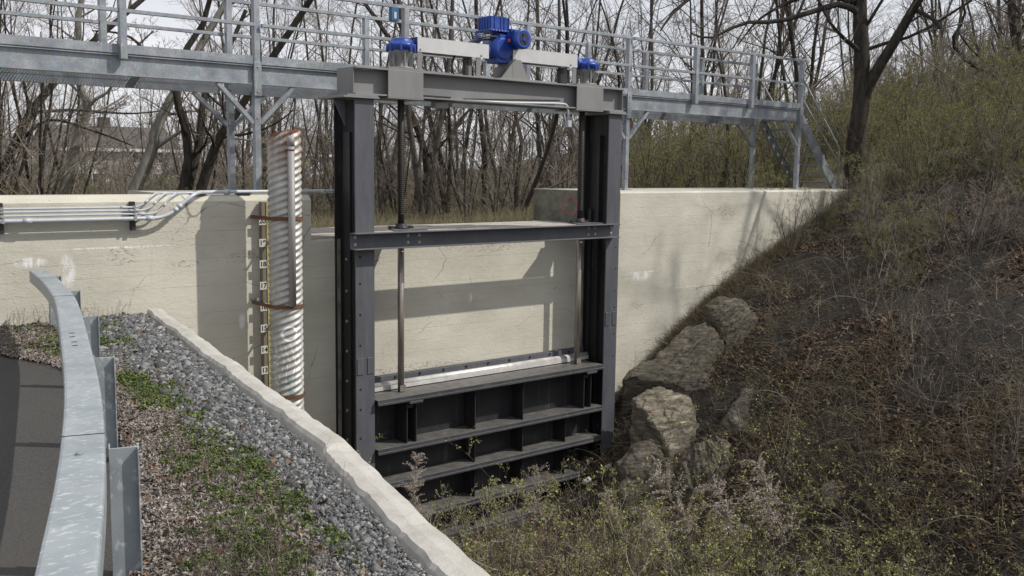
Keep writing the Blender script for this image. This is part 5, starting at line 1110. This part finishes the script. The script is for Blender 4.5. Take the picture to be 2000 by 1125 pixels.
for q in ((1420, 900, 12.0, 0, 2.4, 1.35, 'pale feathery goldenrod plume leaning left below the small grey rock'), (1475, 930, 11.6, 1, 2.7, 1.3, 'pale drooping goldenrod plume right of the leaning one'), (1620, 905, 12.2, 2, 2.5, 1.25, 'feathery goldenrod plume in the middle of the lower bank'), (1560, 900, 12.6, 1, 2.2, 1.15, 'thin goldenrod plume left of the mid-bank plume'),
          (1320, 985, 11.4, 1, 2.5, .9, 'short goldenrod plume in front of the dark rock'), (1040, 930, 12.6, 0, .4, .8, 'goldenrod stalk standing before the lower gate ribs'), (840, 960, 12.4, 2, 1.0, .8, 'brown goldenrod clump by the left gate ribs'), (800, 905, 12.0, 1, .5, .9, 'brown goldenrod stalk close to the curb before the gate'), (1215, 950, 12.8, 1, 3.0, .7, 'goldenrod stalk by the right gate foot')):
    plume(*q)

# ------------------------------------------------------------------ gravel, weeds and litter on the shoulder
n = 95000; Y = -rg.uniform(0, 1, n) ** .9 * 11.2 - .03; t_ = rg.random(n); x1 = curbx(Y) - .25
gx = np.interp(-Y, [0, 1.5, 3.5, 5.5, 7, 8.5, 11.5], [.80, .86, .88, .86, .80, .64, .55])           # gravel band width
X = x1 - t_ * gx * (1.1 + .35 * fbm(Y * 1.4, Y * 0)); keep = (X > np.where(Y > -1.2, 2.6, roadx(Y)) + .45) & (rg.random(n) < np.clip((1.25 - t_ * 1.1 + .35 * fbm(X * 3, Y * 3)), .04, 1)); X, Y = X[keep], Y[keep]; ok, dp = in_view(X, Y, -1.55 + 0 * X, 30); X, Y, dp = X[ok], Y[ok], dp[ok]
ico = bmesh.new(); bmesh.ops.create_icosphere(ico, subdivisions=1, radius=1); iv = np.array([v.co[:] for v in ico.verts]); iff = np.array([[v.index for v in f.verts] for f in ico.faces]); ico.free()
m_ = len(X); far = np.clip(dp / 7, .75, 1.5); s_ = (.0098 * rg.lognormal(0, .42, m_)) * far; sc3 = s_[:, None] * rg.uniform(.55, 1.45, (m_, 3)); q = rg.normal(0, 1, (m_, 4)); q /= np.linalg.norm(q, axis=1)[:, None]; w0, a0, b0, c0 = q.T
RM = np.stack([1 - 2 * (b0 * b0 + c0 * c0), 2 * (a0 * b0 - c0 * w0), 2 * (a0 * c0 + b0 * w0), 2 * (a0 * b0 + c0 * w0), 1 - 2 * (a0 * a0 + c0 * c0), 2 * (b0 * c0 - a0 * w0), 2 * (a0 * c0 - b0 * w0), 2 * (b0 * c0 + a0 * w0), 1 - 2 * (a0 * a0 + b0 * b0)], -1).reshape(-1, 3, 3)
vv = iv[None] * rg.uniform(.72, 1.2, (m_, 12, 1)) * sc3[:, None]; vv = np.einsum('nij,nkj->nki', RM, vv); vv += np.stack([X, Y, -1.562 + rg.uniform(0, .028, m_) + .012 * fbm(X * 2.5, Y * 2.5)], -1)[:, None]
F = (iff[None] + 12 * np.arange(m_)[:, None, None]).reshape(-1, 3); print('stones', m_)
tag(addo('gravel', mesh_np('gravel', vv.reshape(-1, 3), [F], M['stone'])), 'grey crushed stone gravel along the curb', 'gravel', None, 'stuff')
def strip(n, pw=1.0, marg=.03, over=.25):
    Y = -rg.uniform(0, 1, n) * 11.3 - .03; x0 = np.where(Y > -1.2, 1.6, roadx(Y)); x1 = curbx(Y) - .25 - np.interp(-Y, [0, 1.5, 3.5, 5.5, 7, 8.5, 11.5], [.80, .86, .88, .86, .80, .64, .55]) * .85 + over
    X = x0 + marg + rg.random(n) ** pw * np.maximum(x1 - x0, .05); ok, dp = in_view(X, Y, -1.55 + 0 * X, 30); return X[ok], Y[ok]
X, Y = strip(110000, 1.0, -.05, .22); edge = X - roadx(Y); k = rg.random(len(X)) < np.clip(.95 + .4 * fbm(X * 3 + 5, Y * 3), .1, 1) * np.clip(.35 + edge * 4, .15, 1); X, Y = X[k], Y[k]
V, F = quads(rg, np.column_stack([X, Y, -1.56 + rg.uniform(.0, .03, len(X))]), .0145, 2.6, .35, .6)
tag(addo('curled_litter', mesh_np('curled_litter', V, [F], M['petal'])), 'pale curled dry litter between road and gravel', 'leaf litter', None, 'stuff')
X, Y = strip(500, .9, -.05, .5); V, F = quads(rg, np.column_stack([X, Y, -1.545 + rg.uniform(.0, .03, len(X))]), .045, 1.6, .5, .45)
tag(addo('brown_leaves', mesh_np('brown_leaves', V, [F], M['litter'])), 'single brown oak leaves lying on the verge', 'fallen leaves', None, 'stuff')
# low weeds
X, Y = strip(1400, .85, .18, .12); dn = fbm(X * 1.5 + 2, Y * 1.1 + 8); k = rg.random(len(X)) < np.clip(.42 + 1.1 * dn + .25 * (Y > -1.8), .03, .95); X, Y, dn = X[k], Y[k], dn[k]
big_ = rg.random(len(X)) < np.clip(.1 + .9 * dn, 0, .6); cnt = rg.integers(10, 55, len(X)) + big_ * rg.integers(60, 200, len(X)); rad_ = rg.uniform(.02, .05, len(X)) * (1 + big_ * 1.6); idx = np.repeat(np.arange(len(X)), cnt); rr_ = np.abs(rg.normal(0, .6, len(idx))) * rad_[idx]; th_ = rg.uniform(0, 6.283, len(idx))
c = np.column_stack([X[idx] + rr_ * np.cos(th_), Y[idx] + rr_ * np.sin(th_), -1.555 + rg.random(len(idx)) * np.clip(.055 - rr_ * .4, .015, 1)]); V, F = quads(rg, c, .0115 * rg.uniform(.6, 1.5, len(idx)), 1.9, .15, .25); print('weeds', len(idx))
tag(addo('green_weeds', mesh_np('green_weeds', V, [F], M['green'])), 'low bright green weeds creeping over the verge', 'weeds', None, 'stuff')
X, Y = strip(9000, .8, .10, .2); dn = fbm(X * 2.0 + 2, Y * 1.6 + 8); k = (dn > -.1); X, Y = X[k], Y[k]; P_, R_, L_ = blades(X, Y, -1.55 + 0 * X, .07, .0012, 8, .8, -.1, 4); V, F = tubes(P_, R_, 3)
tag(addo('weed_stems', mesh_np('weed_stems', V, [F], M['olive'])), 'thin stems of the verge weeds', 'weeds', None, 'stuff')
# dead upright stalks in the near verge and by the wall
X = np.concatenate([rg.normal(1.95, .20, 300), rg.normal(2.45, .18, 110), rg.uniform(2.0, 4.2, 130)]); Y = np.concatenate([rg.normal(-8.75, .5, 300), rg.normal(-7.3, .6, 110), -rg.random(130) * .35 - .05])
k_ = None
k = (X < curbx(Y) - .3) & (X > roadx(Y) + .1); X, Y = X[k], Y[k]; g_ = np.random.default_rng(9); P0, R0, L0 = blades(X, Y, -1.56 + 0 * X,   .26, .0021, 9, .35, -.03, 7, .12); P1, R1, L1 = spawn(g_, P0, R0, 7, .3, 1, .26, .6, .2, .05, 4, .6, L0, .0008); V, F, I = merge([(*tubes(P0, R0, 4), 0), (*tubes(P1, R1, 3), 0)])
tag(addo('dead_stalks', mesh_np('dead_stalks', V, F, [M['cane']], I)), 'dead brown weed stalks standing in the near verge', 'dead weeds', None, 'stuff')
for (pts, lab) in (([(255, 985), (300, 1010), (345, 1035), (385, 1045)], 'fallen brown twig lying from the road edge onto the verge'), ([(612, 1118), (650, 1085), (700, 1060)], 'thin pale stick lying on the gravel at the bottom edge')):
    P_ = np.array([unp(a_, c_, 2, -1.53) for a_, c_ in pts]); P_[:, 2] += np.array([0, .015, .01, .02])[:len(P_)]; b = MB(); b.tube(smooth_path(P_), np.linspace(.006, .003, 4 * 0 + len(smooth_path(P_))), 7); tag(b.build('stick', 'bark2'), lab, 'stick')
# scraps of rubbish
def cup(px, py, dist, r, h, rot, label, m_='white'):
    p = wp(px, py, dist); o = thing('paper_cup', label, 'litter', tuple(p)); b = MB(); b.lathe(p, [(0, r * .75), (h, r), (h + .004, r * 1.08)], rot, 16); b.build('cup', m_, o); b = MB(); b.lathe(p + nrm(np.array(rot, float)) * (h + .005), [(0, r * 1.08), (.01, r * .9), (.012, .01)], rot, 16); b.build('lid', m_, o)
cup(1192, 930, 16.6, .045, .12, (.3, -.4, .6), 'white paper cup lying at the foot of the right gate column')
cup(1182, 914, 17.0, .035, .10, (.8, -.2, .3), 'smaller white plastic cup behind the paper cup by the right gate foot')
cup(1140, 942, 16.3, .05, .14, (.9, .1, .1), 'flattened white cup lying left of the others below the gate')
p = wp(1328, 827, 15.9); o = thing('crushed_can', 'crushed yellow and white can lying on the flat pale rock', 'litter', tuple(p)); b = MB(); b.lathe(p, [(0, .018), (.015, .021), (.035, .017), (.055, .021), (.07, .016)], (.8, -.3, .15), 14); b.build('body', 'yellow', o); b = MB(); b.lathe(p + (.064, -.024, .012), [(0, .018), (.012, .016)], (.8, -.3, .15), 14); b.build('can_end', 'white', o)

# ------------------------------------------------------------------ light
w_ = bpy.data.worlds.new('World'); SC.world = w_; w_.use_nodes = True; t = w_.node_tree; n = N(t)
bg = t.nodes['Background']
SD = np.array([1.03, -1.0, 1.45]); SD /= np.linalg.norm(SD)
el = math.asin(SD[2]); az = math.atan2(SD[0], SD[1])
sky = n('ShaderNodeTexSky', sky_type='NISHITA', sun_disc=False, sun_elevation=el, sun_rotation=az, altitude=100, air_density=1.0, dust_density=1.5)
tc = n('ShaderNodeTexCoord').outputs['Generated']; sx = n('ShaderNodeSeparateXYZ', {0: tc})
mp = n('ShaderNodeMapping', {'Vector': tc, 'Scale': (1, 1, 2.6)}).outputs[0]
cl = n.g(n.noise(mp, 2.2, 7, .6), .36, .60, .72, 1.0)
sh = n.ramp(n.noise(mp, 4.5, 6, .6), [(.3, (7.6, 7.75, 8.4)), (.7, (9.6, 9.65, 10.0))])
c = n.mix(cl, sky.outputs[0], sh)
link(t, c, bg.inputs['Color']); bg.inputs['Strength'].default_value = .10
sd_ = bpy.data.lights.new('sun', 'SUN'); so = bpy.data.objects.new('sun', sd_); COL.objects.link(so)
sd_.energy = 4.2; sd_.angle = R(.6); sd_.color = (1.0, .955, .88)
so.rotation_euler = Vector(SD).to_track_quat('Z', 'Y').to_euler()
SC.view_settings.view_transform = 'Standard'; SC.view_settings.look = 'None'; SC.view_settings.exposure = 0; SC.view_settings.gamma = 1
